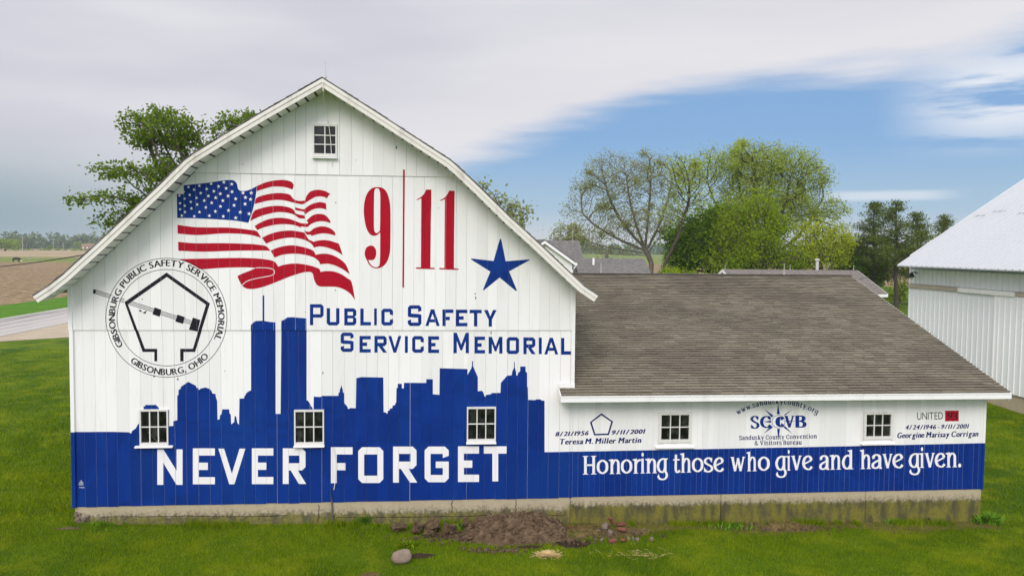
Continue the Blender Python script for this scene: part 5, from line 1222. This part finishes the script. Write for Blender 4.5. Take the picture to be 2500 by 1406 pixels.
for s_ in (-1, 1): mb.tube([(cx_+1.15*kk, cy_+s_*.1*kk, .82*kk), (cx_+1.12*kk, cy_+s_*.34*kk, .80*kk)], [.07*kk, .03*kk], 6)
mb.build('ear', M['cowhide'], cow)
gx_, gy_, _ = G(84, 634); gate = empty('farm_gate', (gx_, gy_, 0), 'thin grey gate and posts on the far green strip', 'gate')
mb = MB(); wd = 18*scale_at(gy_)
for k in (-.5, .5): mb.tube([(gx_+k*wd, gy_, -.1), (gx_+k*wd, gy_, 1.5)], .09, 6)
mb.build('post', M['post'], gate); mb = MB()
for z in (.5, .85, 1.2): mb.bar((gx_-wd*.48, gy_, z), (gx_+wd*.48, gy_, z), .05, .05)
mb.build('rail', M['post'], gate)
# overhead cable reaching the back of the barn
def cable(name, a, c, sag, r, label):
    mb = MB(); n = 24; a, c = np.array(a), np.array(c)
    mb.tube([tuple(a+(c-a)*t-np.array([0, 0, sag*4*t*(1-t)])) for t in (i/n for i in range(n+1))], r, 5); return tag(mb.build(name, M['cable'], None, True), label, 'cable')
cable('overhead_cable', at(-330, 640, 40), at(212, 621, 12), .55, .022, 'black overhead cable running in from the left to the barn')

# ------------------------------------------------------------------ house, garage and metal shed
HY = 46.0
house = empty('farmhouse', (*W(1400, 700, HY)[:1], HY, 0), 'white sided house with grey shingle roofs behind the shingled wing', 'house')
hx = lambda px, y=HY: W(px, 640, y)[0]
def hz_(py, y=HY, px=1400): return W(px, py, y)[1]
ax_, az_ = W(1329, 584, HY); ex_, ez_ = W(1404, 638, HY); wxr = W(1396, 660, HY)[0]; half = ex_-ax_; lx = ax_-half; wxl = ax_-(wxr-ax_)
mb = MB(); k = 0; zz = -.1
slope_ = (az_-ez_)/half
while zz < az_-.35:
    z2 = zz+.125
    def lim(z): return min(wxr-ax_, max(.05, (az_-.22-z)/slope_))
    a, c = lim(zz), lim(z2); mb.hexa([(ax_-a, HY-.012, zz), (ax_+a, HY-.012, zz), (ax_+a, HY+.2, zz), (ax_-a, HY+.2, zz), (ax_-c, HY+.008, z2), (ax_+c, HY+.008, z2), (ax_+c, HY+.2, z2), (ax_-c, HY+.2, z2)]); zz = z2
mb.box(wxl, wxl+.2, HY+.2, HY+8, 0, ez_); mb.box(wxr-.2, wxr, HY+.2, HY+8, 0, ez_); mb.build('wall', M['vinyl'], house)
mb = MB()
def rslab(mb, x0, z0, x1, z1, y0, y1, t): mb.prism([(x0, z0-t), (x1, z1-t), (x1, z1), (x0, z0)], y0, y1)
rslab(mb, lx, ez_, ax_, az_, HY-.3, HY+9, .12); rslab(mb, ax_, az_, ex_, ez_, HY-.3, HY+9, .12); 
rf = mb.build('roof', M['shingle_grey'], house)
mb = MB(); rslab(mb, lx, ez_-.13, ax_, az_-.13, HY-.34, HY-.28, .24); rslab(mb, ax_, az_-.13, ex_, ez_-.13, HY-.34, HY-.28, .24)
mb.box(ex_-.02, ex_+.14, HY-.33, HY+9, ez_-.34, ez_-.14); mb.build('fascia', M['trim'], rf)
mb = MB(); mb.tube([(ex_+.05, HY-.25, ez_-.34), (ex_-.1, HY-.22, ez_-.55), (wxr+.05, HY-.1, ez_-.75), (wxr+.05, HY-.1, .2)], .055, 6); mb.box(wxr-.14, wxr+.012, HY-.03, HY+.02, 0, ez_-.25); mb.build('downspout', M['trim'], house)
# main roof across, ridge along x, and the lower wing to the right
MY = HY+6.5
def xroof(mb, pxl, pxr, py_r, y_r, run, rise, t=.12):
    xl, zr = W(pxl, py_r, y_r)[0], W((pxl+pxr)/2, py_r, y_r)[1]; xr = W(pxr, py_r, y_r)[0]
    for s_ in (-1, 1):
        mb.hexa([(xl, y_r+s_*run, zr-rise-t), (xr, y_r+s_*run, zr-rise-t), (xr, y_r, zr-t), (xl, y_r, zr-t), (xl, y_r+s_*run, zr-rise), (xr, y_r+s_*run, zr-rise), (xr, y_r, zr), (xl, y_r, zr)])
    return xl, xr, zr
mb = MB(); xl, xr, zr = xroof(mb, 1215, 1414, 586, MY, 4.6, 3.2); o = mb.build('main_roof', M['shingle_grey'], house)
mb = MB(); mb.box(xl+.3, xr-.3, MY-4.2, MY+4.2, 0, zr-3.05); mb.hexa([(xr-.32, MY-4.2, zr-3.1), (xr-.3, MY-4.2, zr-3.1), (xr-.3, MY+4.2, zr-3.1), (xr-.32, MY+4.2, zr-3.1), (xr-.32, MY-.05, zr-.15), (xr-.3, MY-.05, zr-.15), (xr-.3, MY+.05, zr-.15), (xr-.32, MY+.05, zr-.15)]); mb.build('main_wall', M['vinyl'], house)
LY = HY+4.0
mb = MB(); xl2, xr2, zr2 = xroof(mb, 1400, 1572, 631, LY, 5.6, 2.9); mb.build('low_roof', M['shingle_grey'], house)
mb = MB(); mb.box(xl2, xr2-.3, LY-5.2, LY+5.2, 0, zr2-2.75); mb.build('low_wall', M['vinyl'], house)
def pipe(px, py0, py1, y, r, mat, parent, name='vent_pipe'):
    q = W(px, py1, y); z0 = W(px, py0, y)[1]; mb = MB(); mb.tube([(q[0], y, q[1]-.25), (q[0], y, z0)], r, 10); return mb.build(name, mat, parent)
pipe(1449, 630, 640, LY-1.2, .10, M['trim'], house); pipe(1481, 622, 632, LY+1.0, .14, M['iron'], house)
rod(1313, 582, MY, 1.15, house, True); rod(1325, 582, MY-.1, 1.35, house, True); rod(1398, 588, MY, 1.3, house, True)
GY = 46.0
gar = empty('garage', (W(1900, 700, GY)[0], GY, 0), 'low white building with a plain brown shingle roof behind the shingled wing', 'outbuilding')
mb = MB(); xl, xr, zr = xroof(mb, 1764, 2094, 658.5, GY, 4.7, 1.75, .10)
gr = mb.build('roof', M['shingle_brown'], gar)
mb = MB()
for s_ in (-1, 1):
    for x0, x1 in ((xl-.03, xl+.02), (xr-.02, xr+.03)): mb.hexa([(x0, GY+s_*4.72, zr-2.0), (x1, GY+s_*4.72, zr-2.0), (x1, GY, zr-.25), (x0, GY, zr-.25), (x0, GY+s_*4.72, zr-1.76), (x1, GY+s_*4.72, zr-1.76), (x1, GY, zr-.012), (x0, GY, zr-.012)])
mb.box(xl, xr, GY-4.76, GY-4.71, zr-2.02, zr-1.80); mb.build('fascia', M['trim'], gr)
mb = MB(); mb.box(xl+.35, xr-.5, GY-4.2, GY+4.2, 0, zr-1.80)
for x0 in (xl+.35, xr-.52): mb.hexa([(x0, GY-4.2, zr-1.8), (x0+.02, GY-4.2, zr-1.8), (x0+.02, GY+4.2, zr-1.8), (x0, GY+4.2, zr-1.8), (x0, GY-.05, zr-.16), (x0+.02, GY-.05, zr-.16), (x0+.02, GY+.05, zr-.16), (x0, GY+.05, zr-.16)])
mb.build('wall', M['vinyl'], gar)
pipe(1995, 636, 660, GY+.6, .13, M['steel'], gar, 'flue_pipe')
mb = MB(); q = W(1995, 636, GY+.6); mb.tube([(q[0], GY+.6, q[1]), (q[0], GY+.6, q[1]+.12), (q[0], GY+.6, q[1]+.16)], [.2, .2, .05], 10); mb.build('flue_cap', M['steel'], gar)
for px in (1770, 1929, 2084): rod(px, 658, GY, .42, gar, True)
cable('service_cable', at(2060, 688, 40), at(2122, 676, 40), .03, .02, 'thin black cable lying across the brown garage roof')

SX = 25.0; SY1 = W(2218, 655, 0)  # shed side wall stands in the plane x = SX
def onx(px, py, x=SX): d = ray(px, py); t = (x-CAM.x)/d.x; q = CAM+d*t; return (q.y, q.z)
yf = onx(2218, 800)[0]; ez = onx(2218, 657)[1]; tz = onx(2218, 697)[1]; yd = onx(2430, 850)[0]; fz = .55; yn = -8.0
shed = empty('metal_shed', (SX+8, 6, 0), 'pale ribbed metal shed with white sliding door and steel roof at right edge', 'shed')
def ribbed(mb, y0, y1, z0, z1, x, pitch=.36, rib=.06, h=.035):
    mb.box(x, x+.05, y0, y1, z0, z1); y = y0+.04
    while y < y1-.06: mb.hexa([(x-h, y+.012, z0), (x+.002, y, z0), (x+.002, y+rib, z0), (x-h, y+rib-.012, z0), (x-h, y+.012, z1), (x+.002, y, z1), (x+.002, y+rib, z1), (x-h, y+rib-.012, z1)]); y += pitch
mb = MB(); ribbed(mb, yn, yf, tz+.12, ez, SX); mb.build('wall', M['metal_wall'], shed)
mb = MB(); ribbed(mb, yd+.03, yf-.03, fz, tz-.10, SX-.03); mb.build('panel_wall', M['metal_wall'], shed)
mb = MB(); ribbed(mb, yn, yd-.03, fz, tz-.10, SX-.09); dr = mb.build('sliding_door', M['metal_door'], shed)
mb = MB(); mb.box(SX-.13, SX-.06, yd-.04, yd+.03, fz, tz-.1); mb.build('door_frame', M['trim'], dr)
y1_, y2_, y3_ = onx(2345, 707)[0], onx(2485, 716)[0], yn
mb = MB(); mb.box(SX-.12, SX-.002, y1_, yf-.02, tz-.09, tz+.09); mb.box(SX-.12, SX-.002, y3_, y2_, tz-.09, tz+.09); mb.build('track_board', M['wood'], shed)
mb = MB(); mb.box(SX-.16, SX-.002, y2_+.01, y1_-.01, tz-.10, tz+.10); mb.build('door_track', M['trim'], shed)
mb = MB(); mb.box(SX-.02, SX+.06, yf-.03, yf+.03, fz, ez); mb.build('corner_trim', M['trim'], shed)
mb = MB(); mb.box(SX-.02, SX+.3, yn, yf, -.6, fz-.01); mb.build('foundation', M['found3'], shed)
# roof: eave over the wall, rising away from us to the right
oe = .95; exx = SX-oe; oy = onx(2190, 648, exx)
yr = oy[0]; z_e = oy[1]
q = W(2500, 440, yr); sl_ = (q[1]-z_e)/(q[0]-exx); rx_ = exx+9.6; rz_ = z_e+9.6*sl_
mb = MB(); th = .05
mb.hexa([(exx, yn, z_e-th), (rx_, yn, rz_-th), (rx_, yr, rz_-th), (exx, yr, z_e-th), (exx, yn, z_e), (rx_, yn, rz_), (rx_, yr, rz_), (exx, yr, z_e)])
mb.hexa([(2*rx_-exx, yn, z_e-th), (rx_, yn, rz_-th), (rx_, yr, rz_-th), (2*rx_-exx, yr, z_e-th), (2*rx_-exx, yn, z_e), (rx_, yn, rz_), (rx_, yr, rz_), (2*rx_-exx, yr, z_e)])
y = yr-.03
nl = math.hypot(1, sl_); ux, uz = -sl_/nl, 1/nl
while y > yn+.1:
    mb.hexa([(exx-.005, y-.07, z_e), (rx_, y-.07, rz_), (rx_, y, rz_), (exx-.005, y, z_e), (exx+ux*.042, y-.055, z_e+uz*.042), (rx_+ux*.042, y-.055, rz_+uz*.042), (rx_+ux*.042, y-.01, rz_+uz*.042), (exx+ux*.042, y-.01, z_e+uz*.042)]); y -= .42
sr = mb.build('roof', M['metal_roof'], shed)
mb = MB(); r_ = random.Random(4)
for k in range(16):     # sheet lap edges, coloured dark to stand for their shadows
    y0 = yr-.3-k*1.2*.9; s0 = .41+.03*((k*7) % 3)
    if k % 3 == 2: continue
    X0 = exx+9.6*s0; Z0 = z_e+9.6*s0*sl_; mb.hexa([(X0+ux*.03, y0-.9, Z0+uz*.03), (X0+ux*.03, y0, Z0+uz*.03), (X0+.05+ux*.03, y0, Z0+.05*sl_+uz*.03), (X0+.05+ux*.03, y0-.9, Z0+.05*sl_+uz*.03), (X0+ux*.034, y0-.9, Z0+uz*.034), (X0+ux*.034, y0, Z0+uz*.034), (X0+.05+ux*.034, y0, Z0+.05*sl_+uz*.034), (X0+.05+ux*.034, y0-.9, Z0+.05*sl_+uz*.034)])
mb.build('lap_edge_shadow', M['lap_shade'], sr)
mb = MB(); mb.box(exx+.03, SX+.05, yn, yr-.05, z_e-.03, z_e+.02); mb.build('soffit', M['metal_wall'], sr)
mb = MB(); mb.prism([(SX+.0, -.5), (2*rx_-SX, -.5), (2*rx_-SX, z_e+oe*sl_-.08), (rx_, rz_-.1), (SX, z_e+oe*sl_-.08)], yf+.05, yf+.1); mb.build('gable_wall', M['metal_wall'], shed)
lq = onx(2240, 672); mb = MB(); ly, lz = lq
mb.tube([(SX, ly-.0, lz+.12), (SX-.22, ly, lz+.16), (SX-.34, ly, lz+.10)], .03, 8); mb.tube([(SX-.34, ly, lz+.14), (SX-.34, ly, lz+.06), (SX-.34, ly, lz-.01), (SX-.34, ly, lz-.10)], [.05, .11, .14, .155], 14)
lm = mb.build('wall_lamp', M['black_metal'], shed, True); mb = MB(); mb.tube([(SX-.34, ly, lz-.09), (SX-.34, ly, lz-.18), (SX-.34, ly, lz-.20)], [.09, .085, .04], 12); mb.build('lamp_glass', M['lens'], lm, True)
mb = MB(); q = G(2384, 985); 
# ------------------------------------------------------------------ things lying on the grass
def rock(name, label, cat, px, py, rx, ry, rz, mat, seed, group=None, rough=.16, tilt=0.0, sub=3, angular=False):
    """a lump resting on the lawn; px,py = where it meets the grass in front"""
    g = G(px, py); r_ = random.Random(seed); bm = bmesh.new(); bmesh.ops.create_icosphere(bm, subdivisions=sub, radius=1)
    ph = [(Vector((r_.gauss(0, 1), r_.gauss(0, 1), r_.gauss(0, 1))).normalized(), r_.uniform(.45, .95)) for _ in range(7 if not angular else 11)]
    off = [Vector((r_.uniform(-9, 9), r_.uniform(-9, 9), r_.uniform(-9, 9))) for _ in range(2)]
    from mathutils import noise
    for v in bm.verts:
        p_ = v.co.copy()
        for n_, d in ph:
            t = p_.dot(n_)
            if t > d: p_ -= n_*(t-d)*(.85 if angular else .55)
        p_ *= 1+rough*noise.noise(v.co*1.6+off[0])+rough*.6*noise.noise(v.co*4.5+off[1])+rough*.35*noise.noise(v.co*11+off[1])
        v.co = p_
    for v in bm.verts: v.co = Vector((v.co.x*rx, v.co.y*ry, v.co.z*rz))
    bmesh.ops.rotate(bm, verts=bm.verts, cent=(0, 0, 0), matrix=Matrix.Rotation(tilt, 3, 'Y') @ Matrix.Rotation(r_.uniform(-.4, .4), 3, 'Z'))
    zm = min(v.co.z for v in bm.verts)
    for v in bm.verts: v.co.z -= zm*.86
    me = bpy.data.meshes.new(name); bm.to_mesh(me); bm.free(); me.materials.append(M[mat]); o = bpy.data.objects.new(name, me); COL.objects.link(o)
    if not angular: me.polygons.foreach_set('use_smooth', [True]*len(me.polygons))
    o.location = (g[0], g[1]+ry*.8, gz(g[0], g[1])-.01); return tag(o, label, cat, group)
rock('boulder', 'rounded grey pink boulder lying alone on the lawn in front of the barn', 'boulder', 980, 1380, .225, .19, .165, 'stone', 3, rough=.10, tilt=-.15)
# the earth heap
from mathutils import noise as mnoise
def heap(name, label, pxc, pyf, rx, ry, h, mat, seed, clods=140, cs=(.02, .07)):
    g = G(pxc, pyf); cx_, cy_ = g[0], g[1]+ry*.85; r_ = random.Random(seed); o3 = Vector((seed*3.1, 1.7, 0.4))
    nx_, ny_ = 90, 50; V = []; T = []
    def hh(x, y):
        u, v = (x-cx_)/rx, (y-cy_)/ry; d = u*u+v*v
        e = mnoise.noise(Vector((x*1.3, y*1.3, 0))+o3)*.35; b_ = max(0, 1-d*(1+e))**.8
        return gz(x, y)-.03+h*b_*(1+.35*mnoise.noise(Vector((x*2.2, y*2.2, 0))+o3))+(.05 if b_ > 0 else 0)*b_**.3*(mnoise.noise(Vector((x*9, y*9, 0))+o3)+.6*mnoise.noise(Vector((x*21, y*21, 0))+o3))
    for j in range(ny_+1):
        for i in range(nx_+1):
            x = cx_+rx*1.1*(2*i/nx_-1); y = min(-.0, cy_+ry*1.1*(2*j/ny_-1)); V.append((x, y, hh(x, y)))
    for j in range(ny_):
        for i in range(nx_): a = j*(nx_+1)+i; T.append((a, a+1, a+nx_+2, a+nx_+1))
    root = empty(name, (cx_, cy_, gz(cx_, cy_)), label, 'soil heap')
    fast_mesh('earth', np.array(V), np.array(T), M[mat], root, True)
    mb = MB()
    for k in range(clods):
        a = r_.uniform(0, 6.283); q = r_.uniform(0, 1)**.6; x, y = cx_+rx*.95*q*math.cos(a), min(-.06, cy_+ry*.95*q*math.sin(a)); s_ = r_.uniform(*cs); z = hh(x, y)
        p8 = [(x+s_*dx*r_.uniform(.5, 1.2), y+s_*dy*r_.uniform(.5, 1.2), z+s_*dz*r_.uniform(.4, 1)) for dz in (-1, 1) for dx, dy in ((-1, -1), (1, -1), (1, 1), (-1, 1))]; mb.hexa(p8)
    mb.build('clods', M[mat], root)['kind'] = 'stuff'
    return root, hh, (cx_, cy_)
def straws(mb, n, fx, L, r_, flat=.25, w=.006):
    for k in range(n):
        x, y, z = fx(); a = r_.uniform(0, 6.283); l = L*r_.uniform(.4, 1.2); dz = r_.uniform(-.1, 1)*flat*l
        mb.bar((x, y, z), (x+l*math.cos(a), y+l*math.sin(a), z+dz), w*r_.uniform(.7, 1.5), w*.6)
hp, hh, hc = heap('soil_heap', 'largest heap of crumbled brown earth dug up against the barn foundation', 1268, 1328, 1.28, .78, .50, 'soil', 2, 520, (.012, .06))
r_ = random.Random(8); mb = MB()
def fx():
    a = r_.uniform(0, 6.283); q = r_.random()**.5; x, y = hc[0]+.55+.85*q*math.cos(a), min(-.05, hc[1]-.12+.6*q*math.sin(a)); return x, y, hh(x, y)+.01
straws(mb, 130, fx, .15, r_, .5, .005); mb.build('straw', M['dull_straw'], hp)['kind'] = 'stuff'
heap('soil_heap', 'low reddish soil heap beside the drain hole under the middle of the wing', 1922, 1296, .62, .30, .17, 'mulch', 5, 110, (.01, .035))
heap('soil_heap', 'small flat heap of brown soil between the earth heap and the brick rubble', 1420, 1312, .62, .34, .16, 'mulch', 6, 90, (.01, .04))
CL = [('small split clod of brown earth standing apart at the left of the dug soil', 970, 1301, .20, .12, .12), ('dark rounded clod of earth, second from the left in the dug soil row', 1018, 1309, .15, .13, .19), ('tall lumpy brown clod beside the left end of the earth heap', 1054, 1304, .21, .15, .26), ('clod under the tall lumpy clod with crumbs in front', 1046, 1315, .15, .10, .10),
      ('upright narrow clod between the tall clod and the grass tufted clod', 1086, 1312, .07, .07, .19), ('dark clod with grass growing on its top edge', 1102, 1309, .17, .13, .16), ('pointed grey brown stone like clod at the foot of the foundation', 1141, 1294, .11, .10, .18), ('flat brown clod leaning on the left side of the earth heap', 1168, 1290, .14, .10, .13),
      ('low light brown clod in front of the earth heap left end', 1160, 1318, .26, .12, .09), ('small crumbly clod in front of the earth heap', 1193, 1322, .14, .10, .10), ('clod with rough face at the left foot of the earth heap', 1152, 1306, .12, .1, .15)]
for i, (lb, px, py, rx, ry, rz) in enumerate(CL): rock('earth_clod', lb, 'earth clod', px, py, rx, ry, rz, 'soil', 40+i, 'clods of dug earth by the barn', rough=.55, angular=True)
# brick rubble
def brick(label, px, py, a, tilt, L=.20, lift=0.0, mat='brick', roll=0.0):
    g = G(px, py); me = bpy.data.meshes.new('brick'); bm = bmesh.new(); bmesh.ops.create_cube(bm, size=1)
    rr_ = random.Random(px)
    for v in bm.verts: v.co = Vector((v.co.x*L, v.co.y*.095, v.co.z*.065))+Vector((rr_.uniform(-.012, .012), rr_.uniform(-.008, .008), rr_.uniform(-.006, .006)))
    bmesh.ops.bevel(bm, geom=bm.edges[:], offset=.006, segments=1, affect='EDGES')
    bmesh.ops.rotate(bm, verts=bm.verts, cent=(0, 0, 0), matrix=Matrix.Rotation(a, 3, 'Z') @ Matrix.Rotation(tilt, 3, 'Y') @ Matrix.Rotation(roll, 3, 'X'))
    zm = min(v.co.z for v in bm.verts)
    for v in bm.verts: v.co.z -= zm
    bm.to_mesh(me); bm.free(); me.materials.append(M[mat]); o = bpy.data.objects.new('brick', me); COL.objects.link(o); o.location = (g[0], g[1]+.05, g[2]+lift-.005)
    return tag(o, label, 'brick', 'broken bricks by the wing foundation')
brick('long brick standing tilted at the top of the rubble pile', 1494, 1293, .5, 1.0, .22, .10); brick('bright red brick lying flat at the right of the rubble pile', 1518, 1303, -.1, .1, .21, .05, roll=.35)
brick('dark brick lying behind the bright red brick in the rubble pile', 1516, 1288, .15, .1, .2, .05); brick('brick half sunk in the grass in front of the rubble pile', 1497, 1327, .35, -.15, .20); brick('upright brick end in the grass right of the half sunk brick', 1523, 1326, 1.2, .5, .17)
STN = [('pale angular stone at the left of the rubble pile', 1462, 1303, .08, .06, .07), ('grey stone chunk in the middle of the rubble pile', 1476, 1296, .11, .09, .11), ('tan stone chunk in front of the middle of the rubble pile', 1491, 1308, .10, .08, .11), ('light stone lying on grass left of the half sunk brick', 1469, 1322, .07, .05, .05), ('thin upright stone flake between the brick end and the grey pair', 1535, 1322, .03, .05, .08), ('darker of the two small grey stones in the grass', 1547, 1321, .04, .05, .075), ('paler of the two small grey stones in the grass', 1557, 1321, .055, .05, .065), ('tiny pebble in the grass in front of the two grey stones', 1550, 1330, .035, .03, .03), ('lone white and dark stone farthest right in the grass', 1592, 1323, .05, .05, .09), ('small stone left of the dark brick, behind the pile', 1480, 1286, .07, .06, .07), ('flat white chip on the soil right of the rubble pile', 1571, 1294, .06, .04, .03)]
for i, (lb, px, py, rx, ry, rz) in enumerate(STN): rock('rubble_stone', lb, 'stone', px, py, rx, ry, rz, 'rubble', 80+i, 'broken stones by the wing foundation', rough=.2, sub=2, angular=True)
# loose crumbs kicked about the diggings
r_ = random.Random(19); mb = MB()
for k in range(420):
    px, py, sx_, sy_ = r_.choice(((1080, 1312, 60, 7), (1270, 1325, 110, 9), (1420, 1318, 60, 8), (1500, 1305, 50, 9), (1200, 1345, 45, 4), (1930, 1292, 60, 5)))
    x, y, z = G(px+r_.gauss(0, sx_), py+r_.gauss(0, sy_)); y = min(y, -.05); s_ = abs(r_.gauss(.018, .012))+.006
    mb.hexa([(x+s_*dx*r_.uniform(.5, 1.2), y+s_*dy*r_.uniform(.5, 1.2), gz(x, y)+.03+s_*dz*r_.uniform(.5, 1)) for dz in (-1, 1) for dx, dy in ((-1, -1), (1, -1), (1, 1), (-1, 1))])
tag(mb.build('soil_crumbs', M['soil']), 'loose crumbs of brown soil scattered in the grass round the dug earth', 'soil', None, 'stuff')
# straw and weeds
r_ = random.Random(12); g = G(1336, 1357); mb = MB()
def fx2():
    a = r_.uniform(0, 6.283); q = abs(r_.gauss(0, .45)); x, y = g[0]+.34*q*math.cos(a), g[1]+.17*q*math.sin(a); return x, y, gz(x, y)+max(.012, .07*(1-q))
straws(mb, 420, fx2, .15, r_, .3, .007); tag(mb.build('straw_pile', M['straw']), 'small patch of dry yellow straw on the lawn below the earth heap', 'straw')
g2 = G(1555, 1358); mb = MB()
def fx3(): x, y = g2[0]+r_.gauss(0, .38), g2[1]+r_.gauss(0, .13); return x, y, gz(x, y)+.05
straws(mb, 60, fx3, .16, r_, .25, .004); tag(mb.build('straw_litter', M['straw']), 'thin scattered straw on the lawn right of the straw patch', 'straw', None, 'stuff')
def weed(label, px, py, n, L, spread, mat, seed, wdt=.016):
    gx, gy, gzv = G(px, py); rs = np.random.RandomState(seed); root = empty('weed', (gx, gy, gzv), label, 'weed', 'weeds by the foundation'); V = []; T = []
    for k in range(n):
        a = rs.uniform(0, 6.283); l = L*rs.uniform(.5, 1.1); o_ = np.array([gx+rs.normal()*spread, min(-.02, gy+rs.normal()*spread*.6), gzv]); d = np.array([math.cos(a), math.sin(a), 0]); s_ = np.array([-d[1], d[0], 0]); q = rs.uniform(.25, .9); i = len(V)
        for t, ww in ((0, .5), (.35, 1), (.7, .85), (1, .05)):
            c = o_+d*l*q*t*t+np.array([0, 0, l*(t-.45*q*t*t)]); V += [c-s_*wdt*ww, c+s_*wdt*ww]
        for m in range(3): T.append((i+2*m, i+2*m+1, i+2*m+3, i+2*m+2))
    fast_mesh('leaves', np.array(V), np.array(T), M[mat], root)
weed('big leafy weed clump at the right corner of the wing foundation', 2412, 1277, 260, .34, .15, 'weed', 1, .02)
weed('spiky weed clump against the barn foundation below the F', 888, 1272, 90, .30, .08, 'weed', 2); weed('flat leafy weed in the lawn left of the dug soil', 995, 1335, 120, .17, .10, 'blade', 3, .02)
weed('weed tuft on top of the soil row beside the earth heap', 1130, 1290, 60, .18, .08, 'weed', 4); weed('weeds behind the low reddish soil heap', 1785, 1289, 150, .16, .22, 'weed', 5, .014); weed('weed tuft by the right drain hole of the wing', 2190, 1277, 80, .16, .15, 'weed', 6, .014)
weed('grass tuft growing on the grass topped clod', 1092, 1279, 60, .13, .05, 'weed', 7, .012); weed('weeds at the left corner of the barn foundation', 240, 1284, 120, .16, .25, 'weed', 8, .013)

# ------------------------------------------------------------------ grass
rs = np.random.RandomState(5)
def grass_zone(n, poly_fn, h, wdt):
    x, y, keep = poly_fn(n); x, y = x[keep], y[keep]
    pat = np.sin(x*1.7+np.sin(y*2.3)*1.1)+np.sin(y*3.1+x*.9)*.7
    for (sx_, sy_, rx, ry) in SOILS:
        k = ((x-sx_)/rx)**2+((y-sy_)/ry)**2 > (.75+.35*rs.rand(len(x))); x, y, pat = x[k], y[k], pat[k]
    n = len(x); z = np.array([gz(a, b_) for a, b_ in zip(x, y)])
    a = rs.uniform(0, 6.283, n); hh_ = h*rs.uniform(.55, 1.25, n)*(1+.16*pat); ln = hh_*rs.uniform(.15, .8, n); b2 = rs.uniform(0, 6.283, n)
    o_ = np.stack([x, y, z], 1); sd_ = np.stack([np.cos(a)*wdt*.5, np.sin(a)*wdt*.5, np.zeros(n)], 1); tip = o_+np.stack([np.cos(b2)*ln, np.sin(b2)*ln, hh_], 1)
    return np.stack([o_-sd_, o_+sd_, tip], 1).reshape(-1, 3)
def front(n):
    x = rs.uniform(-11.5, 16.5, n); y = -4.9+5.0*rs.rand(n)
    k = (y < -.03) | (x < BX0-.05) | (x > AX1+.05)
    bare = (y > -.55-.15*np.sin(x*1.7)) & (x > 2.8) & (x < 14.6); k &= ~(bare & (rs.rand(n) < .72))
    k &= ~((y > -.45) & (x > -8.6) & (x < 2.8) & (rs.rand(n) < .3)); return x, y, k
def nearer(n):
    x = rs.uniform(-16, 19, n); y = rs.uniform(-11, -4.9, n); return x, y, np.ones(n, bool)
def leftlawn(n):
    u = rs.rand(n); d = 19.0*(58.0/19.0)**u; a = rs.uniform(R(-29.2), R(-19), n); x = np.sin(a)*d; y = np.cos(a)*d-19.5
    k = (x < BX0-.05) & (y > 0) & (x > -30.3) & ~((y > 37.5-(x+30)*-.15) & (x < -20)) & (rs.rand(n) < 1.2*(22/d)); return x, y, k
def rightlawn(n):
    x = rs.uniform(14.3, 25, n); y = rs.uniform(0, 16, n); return x, y, (x < 24.95)
def wall_fringe(n):
    x = rs.uniform(-8.6, 14.4, n); y = -.04-np.abs(rs.normal(size=n))*.16; cl = np.sin(x*2.1)+np.sin(x*5.3+1)*.7+np.sin(x*11.7)*.5
    return x, y, (cl > .35-rs.rand(n)*.5) & ~((x > 1.0) & (x < 4.8))
Vg = np.concatenate([grass_zone(16000, wall_fringe, .15, .014), grass_zone(230000, front, .062, .013), grass_zone(90000, leftlawn, .075, .026), grass_zone(60000, rightlawn, .07, .022), grass_zone(130000, nearer, .065, .018)])
o = fast_mesh('grass', Vg, np.arange(len(Vg)).reshape(-1, 3), M['blade']); tag(o, 'short mown green grass round the painted barn', 'grass', None, 'stuff')

# the air itself: far trees and fields pale a little into it
b = MB(); b.box(-1600, 1600, -420, 1300, -2.5, 22.0)
hm = bpy.data.materials.new('hazy air'); hm.use_nodes = True; ht = NT(hm.node_tree); ht.n.clear(); ho = ht.new('ShaderNodeOutputMaterial'); pv = ht.new('ShaderNodeVolumePrincipled')
pv.inputs['Color'].default_value = (0.80, 0.88, 0.96, 1); pv.inputs['Density'].default_value = 0.00022; pv.inputs['Anisotropy'].default_value = 0.1; ht.link(pv.outputs[0], ho.inputs['Volume'])
tag(b.build('haze', hm), 'thin pale haze over the far fields', 'haze', None, 'stuff')
